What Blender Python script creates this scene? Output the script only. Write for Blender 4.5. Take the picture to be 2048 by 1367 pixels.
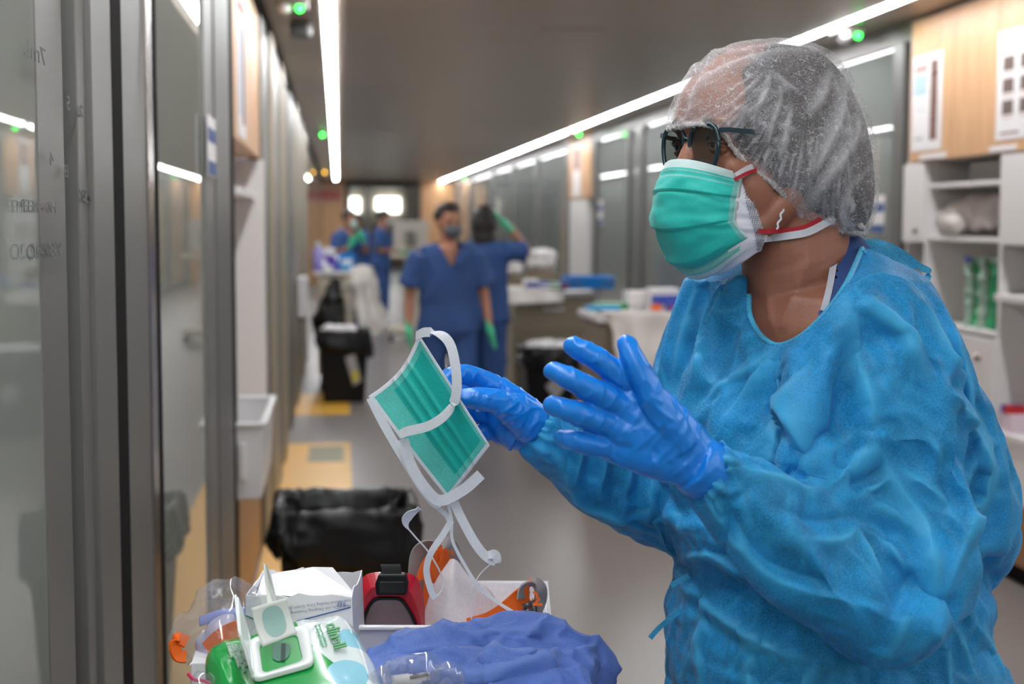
import bpy, bmesh, math, random
import numpy as np
from mathutils import Vector, Matrix, noise
from mathutils.bvhtree import BVHTree
for o in list(bpy.data.objects): bpy.data.objects.remove(o)
SC = bpy.context.scene
COL = SC.collection
random.seed(7)
# ---------------------------------------------------------------- camera
F = 2844.0; PITCH = math.radians(4.794); YAW = math.radians(6.97); ROLL = 0.003
CAM = Vector((0, 0, 1.45))
fw = Vector((math.sin(YAW)*math.cos(PITCH), math.cos(YAW)*math.cos(PITCH), -math.sin(PITCH)))
rt = Vector((math.cos(YAW), -math.sin(YAW), 0)); up = rt.cross(fw)
rt2 = rt*math.cos(ROLL) + up*math.sin(ROLL); up2 = up*math.cos(ROLL) - rt*math.sin(ROLL)
rt, up = rt2, up2
cam_d = bpy.data.cameras.new('camera'); cam = bpy.data.objects.new('camera', cam_d); COL.objects.link(cam)
M = Matrix.Identity(4)
for i in range(3):
    M[i][0] = rt[i]; M[i][1] = up[i]; M[i][2] = -fw[i]; M[i][3] = CAM[i]
cam.matrix_world = M
cam_d.sensor_width = 36; cam_d.lens = 50.0; cam_d.clip_start = 0.05; cam_d.clip_end = 200
cam_d.dof.use_dof = True; cam_d.dof.focus_distance = 1.56; cam_d.dof.aperture_fstop = 5.0
SC.camera = cam
# ---------------------------------------------------------------- world, exposure
w = bpy.data.worlds.new('world'); SC.world = w; w.use_nodes = True
w.node_tree.nodes['Background'].inputs[0].default_value = (0.9, 0.92, 1, 1)
w.node_tree.nodes['Background'].inputs[1].default_value = 0.3
SC.view_settings.view_transform = 'Standard'; SC.view_settings.look = 'None'
SC.view_settings.gamma = 1; SC.view_settings.use_curve_mapping = False
SC.view_settings.exposure = 0.0
STRIP = 46.0      # emission of the ceiling light strips

# ---------------------------------------------------------------- geometry helpers
def ray(px, py): return fw + rt*((px-1024)/F) + up*(-(py-683.5)/F)
def P(px, py, D): return CAM + ray(px, py)*D                # point at camera depth D
def onX(px, X, py=445): r = ray(px, py); return CAM + r*((X-CAM.x)/r.x)
def onY(px, py, Y): r = ray(px, py); return CAM + r*(Y/r.y)
def onZ(px, py, Z): r = ray(px, py); return CAM + r*((Z-CAM.z)/r.z)
def YX(px, X): return onX(px, X).y
def proj(p):
    d = Vector(p)-CAM; z = d.dot(fw)
    return (1024+F*d.dot(rt)/z, 683.5-F*d.dot(up)/z, z)

class MB:
    def __init__(s): s.v = []; s.f = []; s.uv = None
    def add(s, vs, fs):
        n = len(s.v); s.v += [tuple(v) for v in vs]; s.f += [tuple(i+n for i in f) for f in fs]; return s
    def box(s, a, b, m=None):
        x0, y0, z0 = a; x1, y1, z1 = b
        vs = [Vector(p) for p in [(x0,y0,z0),(x1,y0,z0),(x1,y1,z0),(x0,y1,z0),(x0,y0,z1),(x1,y0,z1),(x1,y1,z1),(x0,y1,z1)]]
        if m: vs = [m @ v for v in vs]
        return s.add(vs, [(0,3,2,1),(4,5,6,7),(0,1,5,4),(1,2,6,5),(2,3,7,6),(3,0,4,7)])
    def quad(s, *p): return s.add(p, [tuple(range(len(p)))])
    def loft(s, rings, close=True, caps=True):
        n = len(rings[0]); vs = [p for r in rings for p in r]; fs = []
        for i in range(len(rings)-1):
            for j in range(n if close else n-1):
                k = (j+1) % n
                fs.append((i*n+j, i*n+k, (i+1)*n+k, (i+1)*n+j))
        if caps and close:
            fs.append(tuple(range(n-1, -1, -1))); fs.append(tuple((len(rings)-1)*n+j for j in range(n)))
        return s.add(vs, fs)
    def tube(s, pts, r, n=8, caps=True, flat=1.0, upv=None):
        pts = [Vector(p) for p in pts]; rings = []
        if not hasattr(r, '__len__'): r = [r]*len(pts)
        prev = Vector(upv) if upv is not None else None
        for i, p in enumerate(pts):
            t = (pts[min(i+1, len(pts)-1)]-pts[max(i-1, 0)])
            if t.length < 1e-9: t = Vector((0,0,1))
            t.normalize()
            if prev is None: prev = t.orthogonal()
            a = prev - t*prev.dot(t)
            if a.length < 1e-6: a = t.orthogonal()
            a.normalize(); b = t.cross(a); prev = a
            rr = r[i]
            rings.append([p + a*(math.cos(2*math.pi*k/n)*rr) + b*(math.sin(2*math.pi*k/n)*rr*flat) for k in range(n)])
        return s.loft(rings, True, caps)
    def cyl(s, c, r, h, n=20, r2=None, axis='Z'):
        r2 = r if r2 is None else r2; c = Vector(c)
        def q(a, rr, t):
            x, y = math.cos(a)*rr, math.sin(a)*rr
            return c + (Vector((x, y, t)) if axis == 'Z' else Vector((t, x, y)) if axis == 'X' else Vector((y, t, x)))
        return s.loft([[q(2*math.pi*k/n, r, 0) for k in range(n)], [q(2*math.pi*k/n, r2, h) for k in range(n)]])
    def ball(s, c, r, n=16, m=10, ax=None):
        c = Vector(c); rr = r if hasattr(r, '__len__') else (r, r, r)
        ax = ax or (Vector((1,0,0)), Vector((0,1,0)), Vector((0,0,1)))
        rings = []
        for i in range(1, m):
            t = math.pi*i/m
            rings.append([c + ax[0]*(rr[0]*math.sin(t)*math.cos(2*math.pi*k/n)) + ax[1]*(rr[1]*math.sin(t)*math.sin(2*math.pi*k/n)) - ax[2]*(rr[2]*math.cos(t)) for k in range(n)])
        b = len(s.v); s.loft(rings, True, False)
        s.v += [tuple(c-ax[2]*rr[2]), tuple(c+ax[2]*rr[2])]; q = len(s.v)
        for k in range(n):
            s.f.append((b+(k+1) % n, b+k, q-2)); s.f.append((b+(m-2)*n+k, b+(m-2)*n+(k+1) % n, q-1))
        return s
    def ribbon(s, pts, wdt, side, th=0.0006):
        pts = [Vector(p) for p in pts]; rings = []
        if not hasattr(wdt, '__len__'): wdt = [wdt]*len(pts)
        for i, p in enumerate(pts):
            t = (pts[min(i+1, len(pts)-1)]-pts[max(i-1, 0)]).normalized()
            sd = Vector(side[i] if isinstance(side, list) else side); a = (sd - t*sd.dot(t)).normalized(); b = t.cross(a)
            rings.append([p+a*wdt[i]/2+b*th, p-a*wdt[i]/2+b*th, p-a*wdt[i]/2-b*th, p+a*wdt[i]/2-b*th])
        return s.loft(rings)
    def mesh(s, name='m'):
        me = bpy.data.meshes.new(name); me.from_pydata(s.v, [], s.f); me.validate(); me.update(); return me

def curve(pts, n=8):
    """Catmull-Rom through Vectors"""
    pts = [Vector(p) for p in pts]; out = []
    for i in range(len(pts)-1):
        p0, p1, p2, p3 = pts[max(i-1,0)], pts[i], pts[i+1], pts[min(i+2,len(pts)-1)]
        for k in range(n):
            t = k/n
            out.append(0.5*((2*p1)+(p2-p0)*t+(2*p0-5*p1+4*p2-p3)*t*t+(3*p1-p0-3*p2+p3)*t**3))
    return out+[pts[-1]]

def tag(o, label=None, cat=None, group=None, kind=None):
    if label: o['label'] = label
    if cat: o['category'] = cat
    if group: o['group'] = group
    if kind: o['kind'] = kind
    return o
def thing(name, label, cat, loc=(0,0,0), group=None):
    o = bpy.data.objects.new(name, None); COL.objects.link(o); o.location = loc; o.empty_display_size = .05
    return tag(o, label, cat, group)
def obj(name, mb, material, parent=None, smooth=False, bevel=0, label=None):
    me = mb.mesh(name) if isinstance(mb, MB) else mb
    o = bpy.data.objects.new(name, me); COL.objects.link(o)
    bm = bmesh.new(); bm.from_mesh(me); bmesh.ops.recalc_face_normals(bm, faces=bm.faces) if isinstance(mb, MB) else None; bm.to_mesh(me); bm.free()
    if isinstance(material, (list, tuple)):
        for m_ in material: me.materials.append(m_)
    else: me.materials.append(material)
    if smooth:
        for p in me.polygons: p.use_smooth = True
    if bevel:
        b = o.modifiers.new('b', 'BEVEL'); b.width = bevel; b.segments = 2; b.limit_method = 'ANGLE'
    if parent is not None:
        o.parent = parent; q = parent; tot = Vector((0,0,0))
        while q is not None: tot += Vector(q.location); q = q.parent
        # meshes are written in world coordinates: move data to the parent's frame
        me.transform(Matrix.Translation(-tot)); me.update()
    if label: o['label'] = label
    return o
def struct(name, mb, m, **k):
    o = obj(name, mb, m, **k)
    if o.parent is None: o['kind'] = 'structure'
    return o
def copy_tree(root, loc, label=None):
    r = root.copy(); COL.objects.link(r); r.location = loc
    if label: r['label'] = label
    for ch in list(root.children):
        c = ch.copy(); COL.objects.link(c); c.parent = r
        for g in list(ch.children):
            d = g.copy(); COL.objects.link(d); d.parent = c
    return r

# ---------------------------------------------------------------- materials
def lin(c): return tuple(((x/255)/12.92 if x/255 <= .04045 else ((x/255+.055)/1.055)**2.4) for x in c)+(1,)
MATS = {}
def mat(name, rgb, rough=.5, metal=0, bump=0, bscale=200, var=0, vscale=3, alpha=1, trans=0, emit=None, estr=0, spec=.5, coat=0, sub=0):
    if name in MATS: return MATS[name]
    m = bpy.data.materials.new(name); m.use_nodes = True; nt = m.node_tree; b = nt.nodes['Principled BSDF']
    c = lin(rgb); I = b.inputs
    I['Base Color'].default_value = c; I['Roughness'].default_value = rough; I['Metallic'].default_value = metal
    I['Specular IOR Level'].default_value = spec; I['Alpha'].default_value = alpha
    I['Transmission Weight'].default_value = trans; I['Coat Weight'].default_value = coat
    if emit: I['Emission Color'].default_value = lin(emit); I['Emission Strength'].default_value = estr
    if bump or var:
        tc = nt.nodes.new('ShaderNodeTexCoord')
    if bump:
        n = nt.nodes.new('ShaderNodeTexNoise'); n.inputs['Scale'].default_value = bscale; n.inputs['Detail'].default_value = 4
        nt.links.new(tc.outputs['Object'], n.inputs['Vector'])
        bp = nt.nodes.new('ShaderNodeBump'); bp.inputs['Strength'].default_value = bump; bp.inputs['Distance'].default_value = .002
        nt.links.new(n.outputs['Fac'], bp.inputs['Height']); nt.links.new(bp.outputs['Normal'], I['Normal'])
    if var:
        n = nt.nodes.new('ShaderNodeTexNoise'); n.inputs['Scale'].default_value = vscale; n.inputs['Detail'].default_value = 5
        nt.links.new(tc.outputs['Object'], n.inputs['Vector'])
        r = nt.nodes.new('ShaderNodeValToRGB')
        r.color_ramp.elements[0].color = tuple(x*(1-var) for x in c[:3])+(1,); r.color_ramp.elements[1].color = tuple(min(1, x*(1+var)) for x in c[:3])+(1,)
        r.color_ramp.elements[0].position = .3; r.color_ramp.elements[1].position = .7
        nt.links.new(n.outputs['Fac'], r.inputs['Fac']); nt.links.new(r.outputs['Color'], I['Base Color'])
    MATS[name] = m; return m
def N(nt, typ, **k):
    n = nt.nodes.new(typ)
    for a, v in k.items():
        if a.startswith('i_'): n.inputs[a[2:].replace('_', ' ')].default_value = v
        else: setattr(n, a, v)
    return n
# ---------------------------------------------------------------- room materials
def wood_mat(name, rgb, ax='Z'):
    m = mat(name, rgb, rough=.42); nt = m.node_tree; b = nt.nodes['Principled BSDF']
    tc = N(nt, 'ShaderNodeTexCoord'); mp = N(nt, 'ShaderNodeMapping'); mp.inputs['Scale'].default_value = (30, 30, 1.2)
    n = N(nt, 'ShaderNodeTexNoise', i_Scale=2.5, i_Detail=6); r = N(nt, 'ShaderNodeValToRGB')
    c = lin(rgb); r.color_ramp.elements[0].color = tuple(x*.78 for x in c[:3])+(1,); r.color_ramp.elements[1].color = tuple(min(1, x*1.15) for x in c[:3])+(1,)
    r.color_ramp.elements[0].position = .3; r.color_ramp.elements[1].position = .7
    nt.links.new(tc.outputs['Object'], mp.inputs[0]); nt.links.new(mp.outputs[0], n.inputs['Vector']); nt.links.new(n.outputs['Fac'], r.inputs[0]); nt.links.new(r.outputs[0], b.inputs['Base Color'])
    return m
def brushed(name, rgb, rough, metal, amt=.12):
    m = mat(name, rgb, rough=rough, metal=metal); nt = m.node_tree; b = nt.nodes['Principled BSDF']
    tc = N(nt, 'ShaderNodeTexCoord'); mp = N(nt, 'ShaderNodeMapping'); mp.inputs['Scale'].default_value = (1, 8, .1)
    n = N(nt, 'ShaderNodeTexNoise', i_Scale=3, i_Detail=5); mr = N(nt, 'ShaderNodeMapRange'); mr.inputs[3].default_value = rough-amt; mr.inputs[4].default_value = rough+amt
    nt.links.new(tc.outputs['Object'], mp.inputs[0]); nt.links.new(mp.outputs[0], n.inputs['Vector']); nt.links.new(n.outputs['Fac'], mr.inputs[0]); nt.links.new(mr.outputs[0], b.inputs['Roughness'])
    return m
def glass_mat(name, rgb, trans=.35, ior=1.7):
    m = bpy.data.materials.new(name); m.use_nodes = True; nt = m.node_tree; nt.nodes.clear()
    out = N(nt, 'ShaderNodeOutputMaterial'); d = N(nt, 'ShaderNodeBsdfDiffuse'); d.inputs[0].default_value = lin(rgb)
    t = N(nt, 'ShaderNodeBsdfTransparent'); t.inputs[0].default_value = (.8, .84, .82, 1)
    g = N(nt, 'ShaderNodeBsdfGlossy'); g.inputs['Roughness'].default_value = .015
    f = N(nt, 'ShaderNodeFresnel'); ge = N(nt, 'ShaderNodeNewGeometry'); mi = N(nt, 'ShaderNodeMix'); mi.inputs[2].default_value = ior; mi.inputs[3].default_value = 1/ior; nt.links.new(ge.outputs['Backfacing'], mi.inputs[0]); nt.links.new(mi.outputs[0], f.inputs['IOR']); m1 = N(nt, 'ShaderNodeMixShader'); m1.inputs[0].default_value = trans; m2 = N(nt, 'ShaderNodeMixShader')
    nt.links.new(d.outputs[0], m1.inputs[1]); nt.links.new(t.outputs[0], m1.inputs[2])
    nt.links.new(f.outputs[0], m2.inputs[0]); nt.links.new(m1.outputs[0], m2.inputs[1]); nt.links.new(g.outputs[0], m2.inputs[2]); nt.links.new(m2.outputs[0], out.inputs[0])
    return m
WOOD = wood_mat('beech_wood', (212, 164, 118)); WOODD = wood_mat('brown_wood', (150, 106, 70))
STEEL = mat('satin_aluminium', (112, 110, 107), rough=.42, metal=.55); STEEL2 = mat('satin_aluminium_light', (126, 125, 121), rough=.38, metal=.5)
DARKG = mat('dark_rubber', (16, 14, 13), rough=.9, spec=.1); CHROME = mat('polished_edge', (170, 160, 155), rough=.18, metal=.9)
GLASS = glass_mat('privacy_glass', (172, 176, 168), .25, 1.7); GLASSR = glass_mat('pane_glass', (156, 160, 157), .25, 1.9)
WHITE = mat('white_laminate', (226, 222, 220), rough=.35); WPLAST = mat('white_plastic', (222, 220, 220), rough=.3)
BLACK = mat('black_plastic', (10, 10, 11), rough=.5, spec=.3); GREY = mat('grey_plastic', (110, 108, 106), rough=.5)
PAPER = mat('white_paper', (228, 224, 224), rough=.7); YEL = mat('yellow_floor_vinyl', (222, 168, 62), rough=.4)
BLUEP = mat('blue_plastic', (0, 120, 200), rough=.35); GREENP = mat('green_plastic', (20, 140, 70), rough=.35)
CYAN = mat('cyan_sheet', (40, 160, 215), rough=.6)
CEIL = brushed('ceiling_metal', (172, 161, 150), .36, .2, .08)
XL, XR, ZC = -.34, 2.75, 2.42; YE = 38.0; YB = -6.0

# floor: polished grey vinyl
m = mat('floor_vinyl', (122, 114, 110), rough=.32, var=.06, vscale=.7); m.node_tree.nodes['Principled BSDF'].inputs['Specular IOR Level'].default_value = .45
struct('floor', MB().box((-4.5, YB, -.1), (7.5, 48, 0)), m)
# ceiling: metal trays; the joints are real gaps
mb = MB(); y = YB
while y < YE:
    mb.box((XL+.33+.045, y+.004, ZC), (2.40, y+1.5-.004, ZC+.03)); y += 1.5
mb.box((XL-.1, YB, ZC+.03), (XR+.2, YE, ZC+.08)); mb.box((XL-.02, YB, ZC), (-.075, YE, ZC+.03)); mb.box((2.475, YB, ZC), (XR+.02, YE, ZC+.03))
struct('ceiling', mb, CEIL)
LIGHT = mat('light_diffuser', (255, 255, 255), rough=.5, emit=(250, 252, 255), estr=STRIP)
def strip(x, y0, y1, label, wd=.07):
    t = thing('ceiling_light_strip', label, 'ceiling light', (x, (y0+y1)/2, ZC))
    obj('diffuser', MB().box((x-wd/2+.006, y0, ZC-.004), (x+wd/2-.006, y1, ZC+.004)), LIGHT, t)
    obj('light_housing', MB().box((x-wd/2, y0, ZC-.002), (x-wd/2+.006, y1, ZC+.02)).box((x+wd/2-.006, y0, ZC-.002), (x+wd/2, y1, ZC+.02)), STEEL, t)
strip(-.037, YB, 33, 'long straight ceiling light strip running above the left glass doors')
strip(2.438, YB, 36, 'long straight ceiling light strip running above the right hand glass wall')
# behind the camera the corridor ends in a wall
struct('wall_back', MB().box((-4.5, YB-.1, 0), (7.5, YB, 2.6)), mat('wall_paint', (196, 190, 182), rough=.6))
struct('wall_outer_left', MB().box((-4.2, YB, 0), (-4.1, 48, 2.6)), mat('room_wall', (150, 152, 146), rough=.7))
struct('wall_outer_right', MB().box((6.4, YB, 0), (6.5, 48, 2.6)), mat('room_wall', (150, 152, 146), rough=.7))

# ---------------------------------------------------------------- left wall: profiles by position along the wall
def band(px0, px1, X, m, name, z0=0, z1=ZC-.02, depth=.05, parent=None, Y0=None, Y1=None):
    a = Y0 if Y0 is not None else YX(px0, X); b = Y1 if Y1 is not None else YX(px1, X)
    return struct(name, MB().box((X-depth, a, z0), (X, b, z1)), m, parent=parent, bevel=.002)
def door(n, label=None):
    o = bpy.data.objects.new('door_%d' % n, None); COL.objects.link(o); o['kind'] = 'structure'; return o
d = door(1)
band(0, 84, XL, GLASS, 'door_glass', depth=.012, parent=d, Y0=-1.0)
band(80, 132, XL+.002, STEEL2, 'door_stile', parent=d, depth=.03); band(130, 163, XL-.012, STEEL, 'door_stile', parent=d, depth=.03)
band(160, 192, XL+.006, STEEL2, 'door_stile', parent=d); band(190, 229, XL+.014, STEEL2, 'door_stile', parent=d)
struct('door_rail', MB().box((XL-.05, -1, 0), (XL+.004, YX(84, XL), .10)).box((XL-.05, -1, 2.2), (XL+.004, YX(84, XL), ZC-.02)), STEEL, parent=d)
d = door(2)
band(229, 250, XL+.0145, DARKG, 'door_seal', parent=d); band(249, 300, XL+.006, STEEL2, 'door_stile', parent=d); band(299, 312, XL+.010, CHROME, 'door_edge', parent=d); band(311, 319, XL+.0105, DARKG, 'door_seal', parent=d)
band(317, 414, XL, GLASS, 'door_glass', depth=.012, parent=d)
band(412, 434, XL+.006, STEEL2, 'door_stile', parent=d); band(433, 463, XL+.010, STEEL, 'door_stile', parent=d); band(462, 470, XL+.0105, DARKG, 'door_seal', parent=d)
ya, yb = YX(319, XL), YX(412, XL)
struct('door_rail', MB().box((XL-.05, ya, 0), (XL+.004, yb, .10)).box((XL-.05, ya, 2.25), (XL+.004, yb, ZC-.02)), STEEL, parent=d)
# header channel along the top of both walls
struct('trim_1', MB().box((XL-.25, YB, ZC-.03), (XL-.005, YE, ZC)).box((XL-.02, YB, ZC-.07), (XL+.012, YE, ZC-.02)), DARKG)
struct('trim_2', MB().box((XR-.02, YB, ZC-.10), (XR+.06, 4.9, ZC)).box((XR-.02, 6.6, ZC-.10), (XR+.06, YE, ZC)), mat('header_grey', (96, 90, 84), rough=.4, metal=.3))
# niche 1 left: white cabinet + wood over it
NA, NB = YX(468, XL), YX(521, XL)
t = thing('wall_cabinet', 'tall white cabinet with beech upper doors set into the left wall', 'cabinet', (XL-.2, (NA+NB)/2, 0))
obj('upper_door', MB().box((XL-.45, NA, 1.73), (XL+.0, NB, ZC-.03)), WOOD, t, bevel=.003)
obj('body', MB().box((XL-.5, NA, .0), (XL-.45, NB, 1.72)).box((XL-.45, NA, .9), (XL-.16, NA+.5, 1.72)).box((XL-.45, NB-.03, .4), (XL+.02, NB, 1.72)).box((XL-.45, NA+.55, 1.55), (XL-.02, NB, 1.58)).box((XL-.45, NA, 0), (XL-.20, NB, .6)), WHITE, t, bevel=.002)
obj('cabinet_door', MB().box((XL-.16, NA+.01, .92), (XL-.14, NA+.48, 1.71)), WHITE, t, bevel=.003)
obj('knob', MB().ball((XL-.135, NA+.42, 1.35), .014), GREY, t, smooth=True)
obj('plinth', MB().box((XL-.45, NA+.02, 0), (XL-.01, NB-.04, .53)), WOODD, t)
def poster(name, label, c, w_, h_, axis, rows):
    x, y, z = c; s = 1 if axis == 'L' else -1
    t = thing(name, label, 'poster', c)
    obj('sheet', MB().box((x, y-w_/2, z-h_/2), (x+.002*s, y+w_/2, z+h_/2)), PAPER, t)
    for (a, b, c0, d0, col) in rows:
        y0 = y+(a-.5)*w_*(-1 if axis == 'R' else 1); y1 = y+(b-.5)*w_*(-1 if axis == 'R' else 1)
        yy = sorted((y0, y1)); z0 = z+h_/2-d0*h_; z1 = z+h_/2-c0*h_
        xx = sorted((x+.002*s, x+.003*s))
        obj('print', MB().box((xx[0], yy[0], z0), (xx[1], yy[1], z1)), mat('ink_%d_%d_%d' % col, col, rough=.7), t)
poster('wall_poster', 'narrow white poster with brown pictures on the left beech cabinet door', (XL+.001, NA+.45, 2.0), .42, .5, 'L', [(.1,.9,.05,.12,(190,90,80)), (.55,.85,.2,.9,(120,90,80)), (.1,.45,.2,.85,(190,200,215))])
# sharps / waste container hanging on the front
t = thing('waste_container', 'white open plastic container hanging on the left wall cabinet', 'container', (XL+.02, NA+.5, .6))
def openbox(mb, a, b, th, taper=0):
    x0, y0, z0 = a; x1, y1, z1 = b
    def rng(o, z, tp): return [(x0+o+tp, y0+o+tp, z), (x1-o-tp, y0+o+tp, z), (x1-o-tp, y1-o-tp, z), (x0+o+tp, y1-o-tp, z)]
    return mb.loft([rng(0, z0, taper), rng(0, z1, 0), rng(th, z1, 0), rng(th, z0+th, taper)])
y0_, y1_ = 4.62, 5.35
obj('bin_body', openbox(MB(), (XL-.12, y0_, .55), (XL+.098, y1_, .80), .012, .012), WPLAST, t, bevel=.006)
obj('rim', MB().box((XL-.12, y0_-.01, .79), (XL+.105, y0_+.02, .805)).box((XL+.085, y0_, .79), (XL+.108, y1_, .805)).box((XL-.12, y1_-.02, .79), (XL+.105, y1_+.01, .805)), WPLAST, t, bevel=.004)
obj('handle', MB().box((XL+.02, y0_-.02, .62), (XL+.04, y0_, .74)), WHITE, t, bevel=.004)
# further posts and panes down the left wall
n = 3
pxs = [(521, 545), (549, 566), (577, 594), (597, 604), (606, 611)]
XLb = XL
for i, (a, b) in enumerate(pxs):
    d = door(n); n += 1
    ya, yb = YX(a, XLb), YX(b, XLb); q = (yb-ya)
    struct('door_stile', MB().box((XL-.05, ya, 0), (XL+.012, ya+q*.32, ZC-.03)), STEEL2, parent=d, bevel=.003)
    struct('door_stile', MB().box((XL-.05, ya+q*.36, 0), (XL+.004, ya+q*.62, ZC-.03)), STEEL, parent=d, bevel=.003)
    struct('door_stile', MB().box((XL-.05, ya+q*.66, 0), (XL+.02, yb, ZC-.03)), mat('warm_aluminium', (172, 160, 140), rough=.4, metal=.35), parent=d, bevel=.003)
    if i < len(pxs)-1: yn = YX(pxs[i+1][0], XLb)
    else: yn = YE
    if i == 1:
        struct('door_leaf', MB().box((XL-.04, yb, 0), (XL-.01, yn, ZC-.03)), mat('beige_door', (168, 156, 134), rough=.4), parent=d)
        for k in (.25, .75):
            struct('door_window', MB().box((XL-.012, yb+(yn-yb)*k-.12, 1.1), (XL-.006, yb+(yn-yb)*k+.12, 1.38)), mat('pane_reflection_cyan', (120, 200, 205), rough=.2), parent=d)  # bluish window reflection painted in as the pane's flat colour
    else:
        struct('door_glass', MB().box((XL-.02, yb, 0), (XL-.008, yn, ZC-.03)), GLASS, parent=d)

# ---------------------------------------------------------------- right wall
def glassbay(n, ya, yb, m=GLASSR, posts=()):
    d = bpy.data.objects.new('window_%d' % n, None); COL.objects.link(d); d['kind'] = 'structure'
    struct('pane', MB().box((XR, ya, 0), (XR+.012, yb, ZC-.1)), m, parent=d)
    for (p, w_) in posts: struct('window_post', MB().box((XR-.035, p, 0), (XR+.05, p+w_, ZC-.09)), STEEL, parent=d, bevel=.004)
    struct('window_rail', MB().box((XR-.02, ya, 0), (XR+.04, yb, .12)), STEEL, parent=d)
glassbay(1, YX(1812, XR), YX(1190, XR), posts=[(YX(1813, XR), .13), (8.3, .1), (YX(1290, XR), .22), (YX(1268, XR)+.1, .12), (YX(1196, XR), .16), (9.9, .1)])
CY0, CY1 = 3.6, YX(1822, XR)
N2a, N2b = YX(1186, XR), YX(1142, XR)
glassbay(2, N2b, YX(985, XR), posts=[(N2b, .2), (YX(1078, XR), .25), (YX(1030, XR), .25), (YX(990, XR), .3)])
glassbay(3, YX(985, XR), YE, posts=[(YX(945, XR), .4), (YX(915, XR), .5), (YX(895, XR), .6)])
struct('wall_right', MB().box((XR, YB, 0), (XR+.05, CY0-.01, ZC)), mat('wall_paint', (196, 190, 182), rough=.6))
# second niche: beech over white column
t = thing('wall_cabinet', 'far narrow white cabinet column with beech top between right hand glass panes', 'cabinet', (XR+.2, (N2a+N2b)/2, 0))
obj('upper_door', MB().box((XR-.03, N2a, 1.73), (XR+.4, N2b, ZC-.02)), WOOD, t)
obj('body', MB().box((XR-.02, N2a+.25, .0), (XR+.4, N2b, 1.72)), WHITE, t)
poster('wall_poster', 'small poster on the far beech panel of the right hand wall', (XR-.031, N2a+.9, 2.05), .5, .6, 'R', [(.1,.9,.1,.5,(150,120,110))])
# near niche: big cabinet wall
t = thing('cabinet_wall', 'large beech and white built-in cabinet wall at the right edge', 'cabinet', (XR+.25, 5, 0))
ZW = 1.742
ys = [YX(p, XR-.02) for p in (1822, 1907, 1996, 2110)]
for i in range(3):
    obj('upper_door', MB().box((XR-.04, ys[i+1]+.003, ZW), (XR-.02, ys[i]-.003, ZC-.02)), WOOD, t, bevel=.002)
obj('upper_body', MB().box((XR-.02, CY0, ZW), (XR+.45, CY1, ZC-.01)), WHITE, t)
def yR(px): return YX(px, XR-.02)
def zR(px, py, X=None): return onX(px, X if X is not None else XR-.02, py).z
A0, A1 = yR(1852), yR(1812)      # left door column
B0, B1 = yR(2006), A0            # open shelves
Cc0 = yR(2140)
obj('body', MB().box((XR+.43, CY0, .0), (XR+.45, A1, ZW)).box((XR-.02, A1-.02, 0), (XR+.43, A1, ZW)).box((XR-.02, A0, 0), (XR+.43, A0+.02, ZW)).box((XR-.02, B0, .0), (XR+.43, B0+.03, ZW)).box((XR-.02, CY0, 0), (XR+.43, CY0+.02, ZW)).box((XR, A0, .75), (XR+.43, A1, .76)), WHITE, t, bevel=.001)
zs = [zR(1930, p) for p in (363, 474, 655, 860)]
for z in zs: obj('shelf', MB().box((XR-.01, B0+.03, z-.02), (XR+.43, B1, z)), WHITE, t, bevel=.002)
obj('cabinet_door', MB().box((XR-.04, A0+.004, zR(1830, 484)), (XR-.02, A1-.004, ZW-.01)), WHITE, t, bevel=.003)
obj('knob', MB().ball((XR-.05, A0+.06, zR(1838, 462)), .012), GREY, t, smooth=True)
obj('cabinet_door', MB().box((XR-.04, A0+.004, .62), (XR-.02, A1-.004, zR(1830, 560))), WHITE, t, bevel=.003)
obj('cabinet_door', MB().box((XR-.04, CY0, zR(2030, 490)), (XR-.02, B0-.004, ZW-.01)), WHITE, t, bevel=.003)
for py in (590, 868): obj('shelf', MB().box((XR-.05, CY0, zR(2030, py)-.03), (XR+.43, B0, zR(2030, py))), WHITE, t, bevel=.004)
obj('cabinet_door', MB().box((XR-.04, B0+.004, zR(1960, 840)), (XR-.02, B1-.004, zR(1950, 672))), WHITE, t, bevel=.003)
obj('lock', MB().cyl((XR-.055, yR(1975), zR(1975, 715)), .018, .02, axis='X'), CHROME, t, smooth=True)
zb = zR(2030, 1005)
for (a, b) in ((2034, 2140), (1935, 2029), (1850, 1931)):
    obj('lower_door', MB().box((XR-.045, yR(a)+.004, .08), (XR-.02, yR(b)-.004, zb)), WOODD, t, bevel=.002)
obj('lower_body', MB().box((XR-.018, CY0, 0), (XR+.45, A1, zb-.01)), DARKG, t)
obj('lower_front', MB().box((XR-.04, CY0, zb+.006), (XR-.02, B0+.2, zR(2030, 872))), WHITE, t, bevel=.003)
yc = (yR(1850)+yR(1880))/2
poster('wall_poster', 'tall white poster with a dark photo strip on the beech cabinet door', (XR-.041, yR(1856), zR(1856, 206)), yR(1827)-yR(1886), zR(1850, 112)-zR(1850, 302), 'R',
       [(.62,.86,.08,.90,(120,88,78)), (.08,.5,.1,.18,(232,150,150)), (.06,.5,.2,.42,(170,195,225)), (.64,.84,.2,.22,(200,180,170)), (.64,.84,.44,.46,(200,180,170)), (.64,.84,.66,.68,(200,180,170)), (.1,.5,.5,.52,(200,200,205)), (.1,.5,.56,.58,(200,200,205)), (.1,.4,.86,.88,(150,150,160))])
rows = [(.1, .75, .04, .07, (232,140,130)), (.1, .6, .10, .13, (190,150,160))]
for r_ in range(3):
    for c_ in range(4): rows.append((.08+c_*.22, .22+c_*.22, .24+r_*.2, .37+r_*.2, (110, 92, 84)))
for r_ in range(3):
    for c_ in range(4): rows.append((.08+c_*.22, .22+c_*.22, .39+r_*.2, .40+r_*.2, (200, 170, 150)))
rows.append((.06, .3, .93, .95, (150, 120, 110)))
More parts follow.
